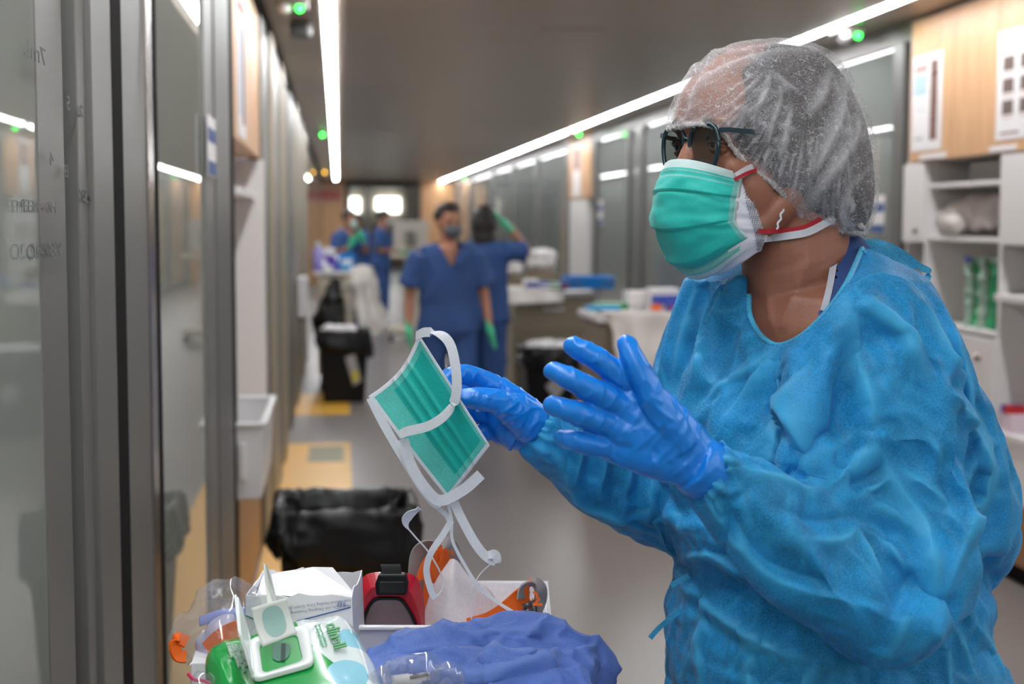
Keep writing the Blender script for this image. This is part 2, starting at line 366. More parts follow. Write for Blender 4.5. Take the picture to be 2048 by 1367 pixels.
poster('wall_poster', 'pale poster with a grid of small dark photos at the right edge', (XR-.041, yR(2075), zR(2075, 160)), yR(1992)-yR(2160), zR(2000, 68)-zR(2000, 282), 'R', rows)
for px in (1870, 2010):
    tag(obj('door_label', MB().box((XR-.043, yR(px+28), ZW+.006), (XR-.040, yR(px-26), ZW+.03)), PAPER), 'small blank paper label strip under the %s cabinet poster' % ('photo strip' if px < 1900 else 'photo grid'), 'label')
# ================================================================ cloth and flesh tools
def fuse(mb, voxel, smooth=4, factor=.5, sub=0):
    me = mb.mesh('tmp'); o = bpy.data.objects.new('tmp', me); COL.objects.link(o)
    bm = bmesh.new(); bm.from_mesh(me); bmesh.ops.recalc_face_normals(bm, faces=bm.faces); bm.to_mesh(me); bm.free()
    r = o.modifiers.new('r', 'REMESH'); r.mode = 'VOXEL'; r.voxel_size = voxel
    if smooth: s = o.modifiers.new('s', 'SMOOTH'); s.iterations = smooth; s.factor = factor
    if sub: q = o.modifiers.new('q', 'SUBSURF'); q.levels = sub; q.render_levels = sub
    dg = bpy.context.evaluated_depsgraph_get(); out = bpy.data.meshes.new_from_object(o.evaluated_get(dg))
    bpy.data.objects.remove(o); out.materials.clear(); return out
class Sculpt:
    def __init__(s, me):
        s.me = me; n = len(me.vertices); s.co = np.empty(n*3); me.vertices.foreach_get('co', s.co); s.co = s.co.reshape(-1, 3)
        s.fold = np.zeros(n); s.refresh()
        s.bvh = BVHTree.FromPolygons([tuple(v) for v in s.co], [tuple(p.vertices) for p in me.polygons])
    def refresh(s):
        s.me.vertices.foreach_set('co', s.co.ravel()); s.me.update()
        n = len(s.me.vertices); s.no = np.empty(n*3); s.me.vertex_normals.foreach_get('vector', s.no); s.no = s.no.reshape(-1, 3)
    def hit(s, px, py):
        d = ray(px, py).normalized(); h = s.bvh.ray_cast(CAM, d)
        if h[0] is not None: return h[0]
        h = s.bvh.find_nearest(P(px, py, 1.55)); return h[0]
    def stroke(s, pts, w1, amp, w2=None, taper=True, fold=1.0, px=True, mirror=None, n=6):
        """push a ridge (amp>0) or groove along a line on the surface; w1/w2 = softness on its two sides"""
        w2 = w2 or w1
        if px: pts = curve([s.hit(*p) for p in curve2(pts, 3)], 2)
        pts = [Vector(p) for p in pts]
        for rep in range(2 if mirror else 1):
            if rep: pts = [mirror(p) for p in pts]
            A = np.array([tuple(p) for p in pts]); R = 4*max(w1, w2)
            lo, hi = A.min(0)-R, A.max(0)+R
            idx = np.where(((s.co > lo) & (s.co < hi)).all(1))[0]
            if not len(idx): continue
            c = s.co[idx]; best = np.full(len(idx), 9.); sg = np.ones(len(idx)); tt = np.zeros(len(idx))
            view = np.array(tuple(fw))
            for i in range(len(A)-1):
                a, b = A[i], A[i+1]; ab = b-a; L = ab.dot(ab)+1e-12
                t = np.clip(((c-a) @ ab)/L, 0, 1); q = c-(a+t[:, None]*ab); d = np.sqrt((q*q).sum(1)); m = d < best
                side = np.cross(ab, view); best[m] = d[m]; sg[m] = np.sign(q[m] @ side); tt[m] = (i+t[m])/(len(A)-1)
            ww = np.where(sg > 0, w1, w2); p = np.exp(-(best/ww)**1.3)
            if taper: p *= np.sin(np.clip(tt, .0, 1)*math.pi*.94+.1)**.6
            ok = (s.no[idx] @ view) < (.35 if not rep else 2)
            p = p*ok
            s.co[idx] += s.no[idx]*(p*amp)[:, None]; s.fold[idx] = np.maximum(s.fold[idx], p**1.7*fold*(1 if amp > 0 else .3))
    def noise(s, scale, amp, seed=0, stretch=(1,1,1)):
        for i in range(len(s.co)):
            v = Vector((s.co[i][0]*stretch[0], s.co[i][1]*stretch[1], s.co[i][2]*stretch[2]))*scale+Vector((seed, 0, 0))
            s.co[i] += s.no[i]*(noise.noise(v)*amp)
    def ridge_noise(s, scale, amp, seed=0, stretch=(1,1,1)):
        """sharp crumple creases"""
        for i in range(len(s.co)):
            v = Vector((s.co[i][0]*stretch[0], s.co[i][1]*stretch[1], s.co[i][2]*stretch[2]))*scale+Vector((seed, 0, 0))
            k = 1-abs(noise.noise(v))*2.2; s.co[i] += s.no[i]*(max(k, -.5)**3*amp if k > 0 else 0)
    def crease(s, scale, amp, seed=0, stretch=(1,1,1)):
        """flat facets meeting in sharp lines, as stiff sheet folds"""
        for i in range(len(s.co)):
            v = Vector((s.co[i][0]*stretch[0], s.co[i][1]*stretch[1], s.co[i][2]*stretch[2]))*scale+Vector((seed, 0, 0))
            a = abs(noise.noise(v)); s.co[i] += s.no[i]*((.22-a)*amp); s.fold[i] = max(s.fold[i], (1-min(a*14, 1))*.35)
    def done(s, cut=None, cutfn=None):
        s.refresh(); at = s.me.attributes.new('fold', 'FLOAT', 'POINT'); at.data.foreach_set('value', s.fold)
        if cut or cutfn:
            bm = bmesh.new(); bm.from_mesh(s.me); kill = []
            for v in bm.verts:
                x, y, z = proj(v.co)
                if (cut and inpoly(x, y, cut)) or (cutfn and cutfn(v.co, x, y)): kill.append(v)
            bmesh.ops.delete(bm, geom=kill, context='VERTS'); bm.to_mesh(s.me); bm.free()
        for p in s.me.polygons: p.use_smooth = True
        return s.me
def inpoly(x, y, poly):
    c = False; j = len(poly)-1
    for i in range(len(poly)):
        xi, yi = poly[i]; xj, yj = poly[j]
        if (yi > y) != (yj > y) and x < (xj-xi)*(y-yi)/(yj-yi)+xi: c = not c
        j = i
    return c
def curve2(pts, n=3):
    return [(p.x, p.y) for p in curve([Vector((a, b, 0)) for a, b in pts], n)]

def nonwoven(name, rgb, a0, a1, transl=.3, grain=900, rough=.6, foldcol=None, gs=.35, foldop=.22, fib=0, fibs=110):
    """spun polypropylene sheet: lets some of what lies behind through, denser where folded double"""
    m = bpy.data.materials.new(name); m.use_nodes = True; nt = m.node_tree; nt.nodes.clear(); L = nt.links.new
    out = N(nt, 'ShaderNodeOutputMaterial'); b = N(nt, 'ShaderNodeBsdfPrincipled'); b.inputs['Roughness'].default_value = rough
    b.inputs['Specular IOR Level'].default_value = .35; b.inputs['Sheen Weight'].default_value = .15
    tc = N(nt, 'ShaderNodeTexCoord'); n1 = N(nt, 'ShaderNodeTexNoise', i_Scale=grain, i_Detail=3); n2 = N(nt, 'ShaderNodeTexNoise', i_Scale=22, i_Detail=6)
    mp = N(nt, 'ShaderNodeMapping'); mp.inputs['Rotation'].default_value = (.4, .7, .5); mp.inputs['Scale'].default_value = (1, .18, 1)
    L(tc.outputs['Object'], mp.inputs[0]); L(mp.outputs[0], n1.inputs['Vector']); L(tc.outputs['Object'], n2.inputs['Vector'])
    at = N(nt, 'ShaderNodeAttribute', attribute_name='fold')
    c = lin(rgb); fc = lin(foldcol or rgb); FO = at.outputs['Fac']
    for k_ in range(3 if fib else 0):      # single fibres crossing the sheet
        nf = N(nt, 'ShaderNodeTexNoise', i_Scale=fibs*(1+.6*k_), i_Detail=1.5, i_Distortion=1.2); mq = N(nt, 'ShaderNodeMapping'); mq.inputs['Location'].default_value = (k_*3.1, k_*1.7, 5*k_); mq.inputs['Rotation'].default_value = (.9*k_, .4, 1.3*k_); mq.inputs['Scale'].default_value = (1, .35, 1)
        L(tc.outputs['Object'], mq.inputs[0]); L(mq.outputs[0], nf.inputs['Vector'])
        s1 = N(nt, 'ShaderNodeMath', operation='SUBTRACT'); s1.inputs[1].default_value = .5; s2 = N(nt, 'ShaderNodeMath', operation='ABSOLUTE'); s3 = N(nt, 'ShaderNodeMapRange'); s3.inputs[1].default_value = 0; s3.inputs[2].default_value = .013; s3.inputs[3].default_value = fib; s3.inputs[4].default_value = 0
        L(nf.outputs['Fac'], s1.inputs[0]); L(s1.outputs[0], s2.inputs[0]); L(s2.outputs[0], s3.inputs[0]); s4 = N(nt, 'ShaderNodeMath', operation='ADD'); s4.use_clamp = True; L(FO, s4.inputs[0]); L(s3.outputs[0], s4.inputs[1]); FO = s4.outputs[0]
    r = N(nt, 'ShaderNodeValToRGB'); r.color_ramp.elements[0].color = tuple(x*(1-gs) for x in c[:3])+(1,); r.color_ramp.elements[1].color = tuple(min(1, x*(1+gs)) for x in c[:3])+(1,)
    r.color_ramp.elements[0].position = .35; r.color_ramp.elements[1].position = .65
    ad = N(nt, 'ShaderNodeMath', operation='ADD'); ml = N(nt, 'ShaderNodeMath', operation='MULTIPLY'); ml.inputs[1].default_value = .5
    L(n1.outputs['Fac'], ad.inputs[0]); L(n2.outputs['Fac'], ad.inputs[1]); L(ad.outputs[0], ml.inputs[0]); L(ml.outputs[0], r.inputs[0])
    mx = N(nt, 'ShaderNodeMixRGB'); L(FO, mx.inputs[0]); L(r.outputs[0], mx.inputs[1]); mx.inputs[2].default_value = fc; L(mx.outputs[0], b.inputs['Base Color'])
    bp = N(nt, 'ShaderNodeBump'); bp.inputs['Strength'].default_value = .25; bp.inputs['Distance'].default_value = .0008; L(n1.outputs['Fac'], bp.inputs['Height']); L(bp.outputs[0], b.inputs['Normal'])
    tl = N(nt, 'ShaderNodeBsdfTranslucent'); L(mx.outputs[0], tl.inputs[0]); m1 = N(nt, 'ShaderNodeMixShader'); m1.inputs[0].default_value = transl
    L(b.outputs[0], m1.inputs[1]); L(tl.outputs[0], m1.inputs[2])
    tr = N(nt, 'ShaderNodeBsdfTransparent'); m2 = N(nt, 'ShaderNodeMixShader')
    # opacity a0..a1 by fibre density, rising towards 1 in folds
    mr = N(nt, 'ShaderNodeMapRange'); mr.inputs[1].default_value = .4; mr.inputs[2].default_value = .6; mr.inputs[3].default_value = a0; mr.inputs[4].default_value = a1
    L(ml.outputs[0], mr.inputs[0]); mm = N(nt, 'ShaderNodeMix'); mm.inputs[3].default_value = min(.97, a1+foldop)
    L(FO, mm.inputs[0]); L(mr.outputs[0], mm.inputs[2]); 
    L(mm.outputs[0], m2.inputs[0]); L(tr.outputs[0], m2.inputs[1]); L(m1.outputs[0], m2.inputs[2]); L(m2.outputs[0], out.inputs[0])
    return m

# ================================================================ the person in front
th_b = math.radians(32); th_h = math.radians(28)
camL = -rt; camB = -fw; flat_b = Vector((camB.x, camB.y, 0)).normalized(); flat_r = Vector((rt.x, rt.y, 0)).normalized(); UPZ = Vector((0,0,1))
bf = (-flat_r)*math.cos(th_b)+flat_b*math.sin(th_b); bl = flat_r*math.sin(th_b)+flat_b*math.cos(th_b)
hf = ((-flat_r)*math.cos(th_h)+flat_b*math.sin(th_h)); hl = flat_r*math.sin(th_h)+flat_b*math.cos(th_h)
OH = P(1505, 290, 1.60)
def H(f, l, u): return OH + hf*f + hl*l + UPZ*u
AX = (hf, hl, UPZ)
person = thing('person', 'person in blue isolation gown, hair net, glasses and teal mask in the foreground', 'person', (OH.x, OH.y, 0))
SKIN = mat('skin', (152, 100, 78), rough=.48, bump=.25, bscale=260, var=.10, vscale=14)
SKIN.node_tree.nodes['Principled BSDF'].inputs['Subsurface Weight'].default_value = .12; SKIN.node_tree.nodes['Principled BSDF'].inputs['Subsurface Radius'].default_value = (.012, .004, .002)
SKIN.node_tree.nodes['Principled BSDF'].inputs['Subsurface Scale'].default_value = 1
HAIR = mat('dark_hair', (34, 26, 24), rough=.5, bump=.4, bscale=300)
NAVY = mat('navy_scrubs', (48, 76, 132), rough=.75, bump=.3, bscale=500, var=.08, vscale=30)

def bring(py, xl, xr, ar, br, D=1.64, n=48, py2=None, k=1.0):
    """body section: an ellipse in the body's own axes whose outline spans xl..xr"""
    s_ = D/F; ext = math.hypot(ar*math.cos(th_b), br*math.sin(th_b)); need = (xr-xl)/2*s_*k; q = need/ext
    c = P((xl+xr)/2, py, D)
    return [c+bf*(ar*q*math.cos(2*math.pi*i/n))+bl*(br*q*math.sin(2*math.pi*i/n)) for i in range(n)]
def px_tube(mb, pts, n=24, flat=1.0, fine=4):
    """pts: (px, py, depth, radius in metres)"""
    c = curve([P(a, b, d) for a, b, d, r in pts], fine); rr = [p.x for p in curve([Vector((r, 0, 0)) for *_, r in pts], fine)]
    t = (c[-1]-c[0]).normalized(); return mb.tube(c, [max(r, .002) for r in rr], n, flat=flat, upv=t.cross(fw))

# ---- body: head, neck, chest, arms as one surface
mb = MB()
mb.ball(H(-.012, 0, .032), (.094, .076, .082), 28, 18, AX).ball(H(.03, 0, .03), (.062, .066, .062), 24, 16, AX)
mb.ball(H(.035, 0, -.03), (.054, .060, .072), 24, 16, AX).ball(H(.03, 0, -.08), (.052, .050, .032), 20, 12, AX)
for s in (1, -1):
    mb.tube([H(-.012, s*.066, -.02), H(-.002, s*.062, -.062), H(.03, s*.048, -.092), H(.066, s*.018, -.108)], [.020, .021, .018, .015], 14)
    mb.ball(H(.054, s*.040, -.030), (.024, .024, .020), 14, 10, AX).ball(H(.072, s*.030, .020), (.013, .024, .008), 14, 8, AX)
    mb.ball(H(-.008, s*.080, -.008), (.018, .008, .030), 14, 10, AX).ball(H(.030, s*.055, -.05), (.03, .016, .035), 14, 10, AX)
    mb.ball(H(.064, s*.033, -.003), (.0155, .0165, .0125), 14, 10, AX)
for s in (1, -1): mb.ball(H(.004, s*.044, -.055), (.040, .028, .040), 16, 12, AX)
mb.ball(H(.070, 0, -.108), (.018, .022, .014), 14, 10, AX)
mb.tube([H(.076, 0, .012), H(.087, 0, -.010), H(.094, 0, -.030)], [.008, .009, .011], 12)
px_tube(mb, [(1585, 350, 1.61, .062), (1588, 440, 1.61, .062), (1592, 520, 1.61, .062), (1606, 590, 1.62, .070), (1620, 660, 1.63, .085)], 28)
mb.tube([H(-.03, .048, -.07), P(1590, 560, 1.572), P(1575, 655, 1.555)], [.012, .012, .010], 10)          # neck muscle
mb.loft([bring(y, a, b, .13, .2, 1.63, k=k) for y, a, b, k in [(555, 1475, 1750, .78), (590, 1430, 1810, .88), (640, 1415, 1840, .90), (720, 1415, 1845, .92), (900, 1430, 1850, .9), (1100, 1450, 1840, .9), (1300, 1440, 1860, .9), (1700, 1430, 1880, .9)]])
px_tube(mb, [(1730, 640, 1.55, .044), (1775, 760, 1.52, .044), (1800, 950, 1.49, .040), (1795, 1120, 1.46, .036), (1700, 1110, 1.44, .032), (1550, 1035, 1.39, .028), (1430, 955, 1.36, .022), (1350, 900, 1.342, .015)], 20)
px_tube(mb, [(1450, 640, 1.78, .05), (1400, 800, 1.80, .048), (1370, 1000, 1.78, .040), (1260, 950, 1.72, .036), (1120, 885, 1.65, .025), (1050, 848, 1.637, .016)], 20)
form_mb = MB(); form_mb.add(mb.v, mb.f); bodymesh = fuse(mb, .0032, 3); sb = Sculpt(bodymesh)
# clavicle, neck tendons, cheek crease
sb.stroke([(1535, 560), (1540, 620), (1552, 668)], .008, .004); sb.stroke([(1625, 500), (1585, 600), (1560, 660)], .009, .004)
sb.stroke([(1570, 676), (1620, 655), (1665, 615)], .010, .003); sb.stroke([(1475, 352), (1498, 400), (1530, 440)], .008, -.0015)
sb.stroke([(1520, 545), (1580, 530), (1640, 500)], .004, -.0012); sb.stroke([(1528, 575), (1590, 560), (1640, 530)], .003, -.001)
obj('body', sb.done(), SKIN, person, smooth=True)
# eyes
def lid(s, lo, hi, r):
    mb = MB(); cen_ = H(.068, s*.033, -.003); rings = []
    for i in range(9):
        el = lo+(hi-lo)*i/8; rings.append([cen_+hf*(r*math.cos(el)*math.cos(a))+hl*(r*1.15*math.cos(el)*math.sin(a))+UPZ*(r*math.sin(el)+.002*(1-abs(a)/1.4)*(1 if lo > 0 else -.5)*(i == 0)) for a in [(-1.4+2.8*k/16) for k in range(17)]])
    return mb.loft(rings, False, False)
for s in (1, -1):
    for lo, hi in ((.03, 1.5), (-1.5, -.38)):
        q_ = obj('eyelid', lid(s, lo, hi, .0142), SKIN, person, smooth=True).modifiers.new('s', 'SOLIDIFY'); q_.thickness = .0012
for s in (1, -1):
    e = obj('eye', MB().ball(H(.068, s*.033, -.003), .0125, 16, 12), mat('eye_white', (180, 168, 158), rough=.3), person, smooth=True)
    obj('iris', MB().ball(H(.0765, s*.0335, -.003), (.0042, .0062, .0062), 14, 10, AX), mat('iris_brown', (40, 24, 16), rough=.15), e, smooth=True)
    obj('eyebrow', MB().tube([H(.083, s*.012, .019), H(.086, s*.028, .025), H(.076, s*.047, .021)], [.003, .004, .002], 8, flat=.6), HAIR, person)
    obj('eyelashes', MB().tube([H(.079, s*.021, .002), H(.0835, s*.033, .006), H(.077, s*.046, .001)], [.0012, .0018, .0014], 6), HAIR, person)

# ---- scrub top under the gown
NECKPOLY = [(1497, 540), (1495, 585), (1500, 630), (1520, 668), (1548, 688), (1575, 685), (1610, 665), (1650, 625), (1690, 570), (1715, 515), (1728, 482), (1700, 440), (1500, 440)]
SCRUBPOLY = [(1380, 400), (1440, 560), (1455, 640), (1500, 740), (1545, 800), (1600, 700), (1622, 650), (1645, 605), (1664, 560), (1680, 470), (1640, 400)]
mb = MB(); mb.loft([bring(y, a, b, .13, .2, 1.63, k=k) for y, a, b, k in [(470, 1600, 1715, 1.), (505, 1560, 1735, 1), (555, 1465, 1780, .88), (590, 1430, 1820, .92), (640, 1400, 1850, .95), (720, 1400, 1855, .95), (900, 1415, 1868, .94), (1100, 1440, 1840, .88), (1300, 1430, 1850, .84), (1700, 1430, 1860, .84)]])
px_tube(mb, [(1720, 640, 1.56, .050), (1775, 780, 1.525, .052), (1798, 920, 1.50, .052)], 20)
px_tube(mb, [(1450, 650, 1.78, .06), (1405, 820, 1.80, .06)], 20)
sc = Sculpt(fuse(mb, .005, 3)); obj('scrub_top', sc.done(cut=SCRUBPOLY), NAVY, person, smooth=True)

# ---- isolation gown
GOWN = nonwoven('gown_nonwoven', (42, 168, 228), .56, .78, .28, 700, .5, (80, 196, 242), gs=.25, fib=.14, fibs=150)
mb = MB()
rows = [(486, 1650, 1728, .10, .10), (500, 1600, 1748, .11, .14), (525, 1500, 1782, .11, .18), (548, 1405, 1812, .12, .2), (570, 1385, 1838, .13, .21), (600, 1372, 1872, .13, .21), (630, 1362, 1902, .14, .21), (700, 1346, 1938, .15, .21), (800, 1328, 1975, .17, .21), (900, 1316, 2010, .18, .2), (950, 1316, 2025, .185, .2), (1010, 1325, 2020, .18, .2),
        (1090, 1348, 1998, .17, .19), (1130, 1366, 1982, .16, .19), (1180, 1358, 1962, .16, .19), (1230, 1340, 1935, .16, .2), (1300, 1336, 1975, .17, .21), (1367, 1340, 2018, .18, .22), (1500, 1330, 2070, .2, .24), (1900, 1320, 2110, .2, .24)]
mb.loft([bring(y, a, b, r, q, 1.66) for y, a, b, r, q in rows])
px_tube(mb, [(1715, 590, 1.60, .06), (1728, 680, 1.52, .076), (1742, 780, 1.475, .084), (1755, 900, 1.45, .085), (1775, 1020, 1.435, .083), (1800, 1130, 1.43, .084), (1815, 1220, 1.43, .066)], 32)
px_tube(mb, [(1850, 1215, 1.43, .055), (1790, 1190, 1.42, .076), (1700, 1150, 1.40, .070), (1620, 1110, 1.385, .062), (1540, 1055, 1.37, .052), (1470, 1000, 1.36, .040), (1428, 962, 1.355, .034), (1405, 948, 1.35, .036)], 32)
px_tube(mb, [(1430, 650, 1.78, .06), (1390, 820, 1.80, .07), (1352, 985, 1.78, .066), (1270, 968, 1.735, .060), (1190, 925, 1.69, .052), (1125, 890, 1.655, .043), (1085, 868, 1.638, .036), (1062, 856, 1.63, .038)], 32)
def settle(mb, pinfn, vox=.009, frames=26, grow=.07, collider=None, base=.05):
    """let the sheet buckle over the body, starting from the cut pattern made slightly too large"""
    me = fuse(mb, vox, 6); o = bpy.data.objects.new('settling', me); COL.objects.link(o)
    vg = o.vertex_groups.new(name='pin')
    for v in me.vertices: vg.add([v.index], pinfn(v.co), 'REPLACE')
    m_ = o.modifiers.new('c', 'CLOTH'); s_ = m_.settings; s_.quality = 5; s_.mass = .15; s_.tension_stiffness = 30; s_.compression_stiffness = 30; s_.shear_stiffness = 12; s_.bending_stiffness = 1.2
    s_.tension_damping = 12; s_.compression_damping = 12; s_.shear_damping = 8; s_.bending_damping = .8; s_.air_damping = 4
    s_.vertex_group_mass = 'pin'; s_.pin_stiffness = 1.0; s_.shrink_min = -grow; s_.effector_weights.gravity = .18
    m_.collision_settings.use_collision = collider is not None; m_.collision_settings.distance_min = .004; m_.collision_settings.use_self_collision = False; m_.point_cache.frame_start = 1; m_.point_cache.frame_end = frames
    cc = None
    if collider is not None:
        cc = bpy.data.objects.new('form', collider); COL.objects.link(cc); k_ = cc.modifiers.new('k', 'COLLISION'); cc.collision.thickness_outer = .012; cc.collision.damping = .5
    for f in range(1, frames+1): SC.frame_set(f)
    dg = bpy.context.evaluated_depsgraph_get(); out = bpy.data.meshes.new_from_object(o.evaluated_get(dg)); bpy.data.objects.remove(o)
    if cc: bpy.data.objects.remove(cc)
    SC.frame_set(1); o2 = bpy.data.objects.new('tmp', out); COL.objects.link(o2); q = o2.modifiers.new('q', 'SUBSURF'); q.levels = 1 if vox < .008 else 2
    dg = bpy.context.evaluated_depsgraph_get(); out2 = bpy.data.meshes.new_from_object(o2.evaluated_get(dg)); bpy.data.objects.remove(o2); out2.vertex_groups if 0 else None; return out2
NECKC = curve2([(1497, 590), (1500, 632), (1520, 669), (1548, 689), (1575, 686), (1610, 666), (1650, 626), (1690, 571), (1716, 516), (1729, 484)], 2)
def gpin(co):
    x, y, z = proj(co)
    if y < 560 or y > 1700: return 1.0
    if (x < 1110 and z > 1.55) or (x < 1430 and z < 1.42): return 1.0
    dn = min(math.dist((x, y), q) for q in NECKC)
    return 1.0 if dn < 30 or (inpoly(x, y, NECKPOLY) and z < 1.7) else (.30 if y > 1230 or (y > 1040 and x < 1420) else .11)
import time; t0_ = time.time()
px_tube(form_mb, [(1720, 630, 1.53, .056), (1775, 780, 1.50, .056), (1798, 920, 1.48, .052)], 16); g = Sculpt(settle(mb, gpin, collider=fuse(form_mb, .014, 2))); S = g.stroke; print('SETTLE', time.time()-t0_, len(g.me.vertices))
# seams, drapes and creases read off the cloth
S([(1696,577),(1716,698),(1743,785),(1758,879)], .007, .007, .020)
S([(1565,725),(1568,799),(1595,886),(1629,993)], .030, .012, .007)
S([(1548,740),(1550,810),(1575,900),(1600,960)], .014, -.007)
S([(1595,678),(1520,730),(1448,772),(1394,812)], .006, .006, .014, fold=.8)
S([(1696,584),(1615,645),(1548,718),(1448,852)], .020, .012, .007)
S([(1488,550),(1434,604),(1374,779)], .022, .010, .008); S([(1500,600),(1460,680),(1400,800)], .012, -.009)
S([(1481,624),(1450,700),(1414,772)], .006, .005); S([(1400,575),(1372,660),(1350,750)], .010, .006)
S([(1640,650),(1600,740),(1540,830),(1480,880)], .010, -.008); S([(1620,700),(1560,850),(1540,940)], .010, .008, .02)
S([(1629,986),(1703,933),(1758,879)], .006, .009, .016); S([(1703,1000),(1783,953)], .004, .006, fold=1.3)
S([(1640,1010),(1700,965),(1752,925)], .010, -.010); S([(1590,925),(1650,905),(1720,870)], .008, .006)
S([(1758,879),(1783,953),(1850,1047),(1870,1120),(1872,1255)], .010, .012, .026)
S([(1696,1027),(1750,1040),(1817,1094)], .012, -.013); S([(1709,1040),(1736,1121),(1763,1161)], .006, .010)
S([(1700,1022),(1760,1075),(1800,1120),(1810,1160)], .005, .008); S([(1740,1010),(1800,1040),(1845,1075)], .008, .010)
S([(1837,624),(1864,705),(1931,799)], .009, -.009); S([(1850,610),(1885,690),(1936,770)], .008, .008)
S([(1904,658),(1934,759),(1938,826)], .006, .008)
S([(1864,705),(1931,839),(1964,920),(1961,973),(1931,1074),(1884,1188)], .030, .014, .005)
S([(1890,720),(1960,840),(1992,930),(1985,1000),(1955,1090),(1905,1200)], .012, -.016)
S([(1783,926),(1870,980),(1934,1067)], .006, .007, .014); S([(1837,1013),(1911,1040),(1934,1067)], .005, .007)
S([(1760,640),(1800,760),(1830,880),(1840,960)], .022, -.010); S([(1720,600),(1790,640),(1860,760)], .016, .008)
S([(1740,700),(1790,800),(1880,900)], .006, .004); S([(1800,760),(1850,860),(1900,940)], .007, .004)
S([(1367,1168),(1448,1235),(1542,1295),(1655,1322)], .008, .010, .02); S([(1380,1200),(1450,1265),(1550,1325)], .012, -.010)
S([(1293,967),(1327,1067),(1367,1128)], .008, .008); S([(1340,1120),(1420,1110),(1480,1150)], .007, .007)
S([(1441,1007),(1501,1087),(1568,1141),(1750,1195),(1810,1201)], .008, -.008, fold=1); S([(1430,1020),(1490,1100),(1560,1160),(1740,1215)], .007, .007)
S([(1460,930),(1560,960),(1680,1005)], .008, .006); S([(1560,1010),(1640,1040),(1700,1030)], .008, -.009)
S([(1600,1080),(1680,1080),(1710,1050)], .007, .006); S([(1870,1255),(1890,1310),(1900,1400)], .005, .007)
S([(1903,1250),(1924,1295),(1950,1367)], .006, .008); S([(1940,1235),(1975,1290),(2010,1370)], .006, .008)
S([(1420,1200),(1400,1290),(1410,1400)], .010, .008); S([(1520,1290),(1500,1340),(1510,1400)], .010, .008); S([(1640,1320),(1600,1400)], .01, .008)
S([(1810,1010),(1822,1110),(1800,1210),(1760,1290)], .010, -.012); S([(1820,1180),(1800,1260),(1770,1320)], .006, .007)
for k in range(9):      # far sleeve
    x = 1120+k*24; S([(x, 830+k*6), (x+18, 900+k*8), (x+6, 960+k*14)], .006, .006*(1 if k % 2 else -1), fold=.7)
S([(1050,935),(1120,985),(1240,1040),(1330,1070)], .007, .006); S([(1100,880),(1180,950),(1300,1010)], .010, -.006)
for (cx, cy, ex, ey) in ((1405, 940, 1460, 990), (1400, 920, 1470, 940), (1412, 965, 1450, 1030), (1420, 905, 1480, 925), (1060, 830, 1110, 850), (1065, 860, 1120, 885), (1070, 890, 1110, 925), (1062, 845, 1100, 862), (1058, 880, 1100, 905), (1410, 985, 1440, 1050), (1425, 900, 1450, 905)):
    S([(cx, cy), ((cx+ex)/2, (cy+ey)/2+4), (ex, ey)], .0035, .006)
g.refresh(); g.crease(14, .006, 15, (1, 1, .7)); g.refresh()
def gcut(co, x, y): return False
gown_me = g.done(cut=NECKPOLY)
gown = obj('gown', gown_me, GOWN, person, smooth=True)
so = gown.modifiers.new('s', 'SOLIDIFY'); so.thickness = .0006
# collar binding and armhole seam, ties
SEAM = nonwoven('gown_binding', (70, 180, 228), .9, .97, .15, 700, .5)
col_pts = [g.hit(x, y)-fw*.001 for x, y in curve2([(1497, 590), (1500, 632), (1520, 669), (1548, 689), (1575, 686), (1610, 666), (1650, 626), (1690, 571), (1716, 516), (1729, 484)], 5)]
obj('collar', MB().tube(curve(col_pts, 2), .0032, 8), SEAM, gown, smooth=True)
def ribbon_px(pts, wd, side=None, n=5):
    c = curve([P(*p) for p in pts], n); return MB().ribbon(c, wd, side or rt)
obj('neck_tie', ribbon_px([(1728, 486, 1.60), (1752, 484, 1.62), (1785, 497, 1.64), (1812, 522, 1.64), (1832, 552, 1.64), (1850, 560, 1.64), (1857, 543, 1.64), (1838, 532, 1.64), (1810, 510, 1.645), (1780, 492, 1.64)], .008, UPZ), SEAM, gown)
obj('neck_tie', ribbon_px([(1728, 488, 1.60), (1765, 500, 1.60), (1800, 526, 1.60), (1828, 552, 1.61)], .009, UPZ), SEAM, gown)
for a_, rest in (((1378, 1150), [(1360, 1160), (1342, 1170)]), ((1362, 1218), [(1340, 1236), (1318, 1255), (1300, 1275)])):
    z_ = proj(g.hit(*a_))[2]-.004; obj('waist_tie', ribbon_px([(a_[0], a_[1], z_)]+[(q[0], q[1], z_) for q in rest], .006, UPZ), SEAM, gown)
obj('undershirt', MB().ribbon([sc.hit(x, y)-fw*.002 for x, y in curve2([(1646, 622), (1658, 575), (1668, 520), (1680, 470)], 4)], .007, rt, .001), mat('grey_cotton', (190, 192, 200), rough=.8), person)

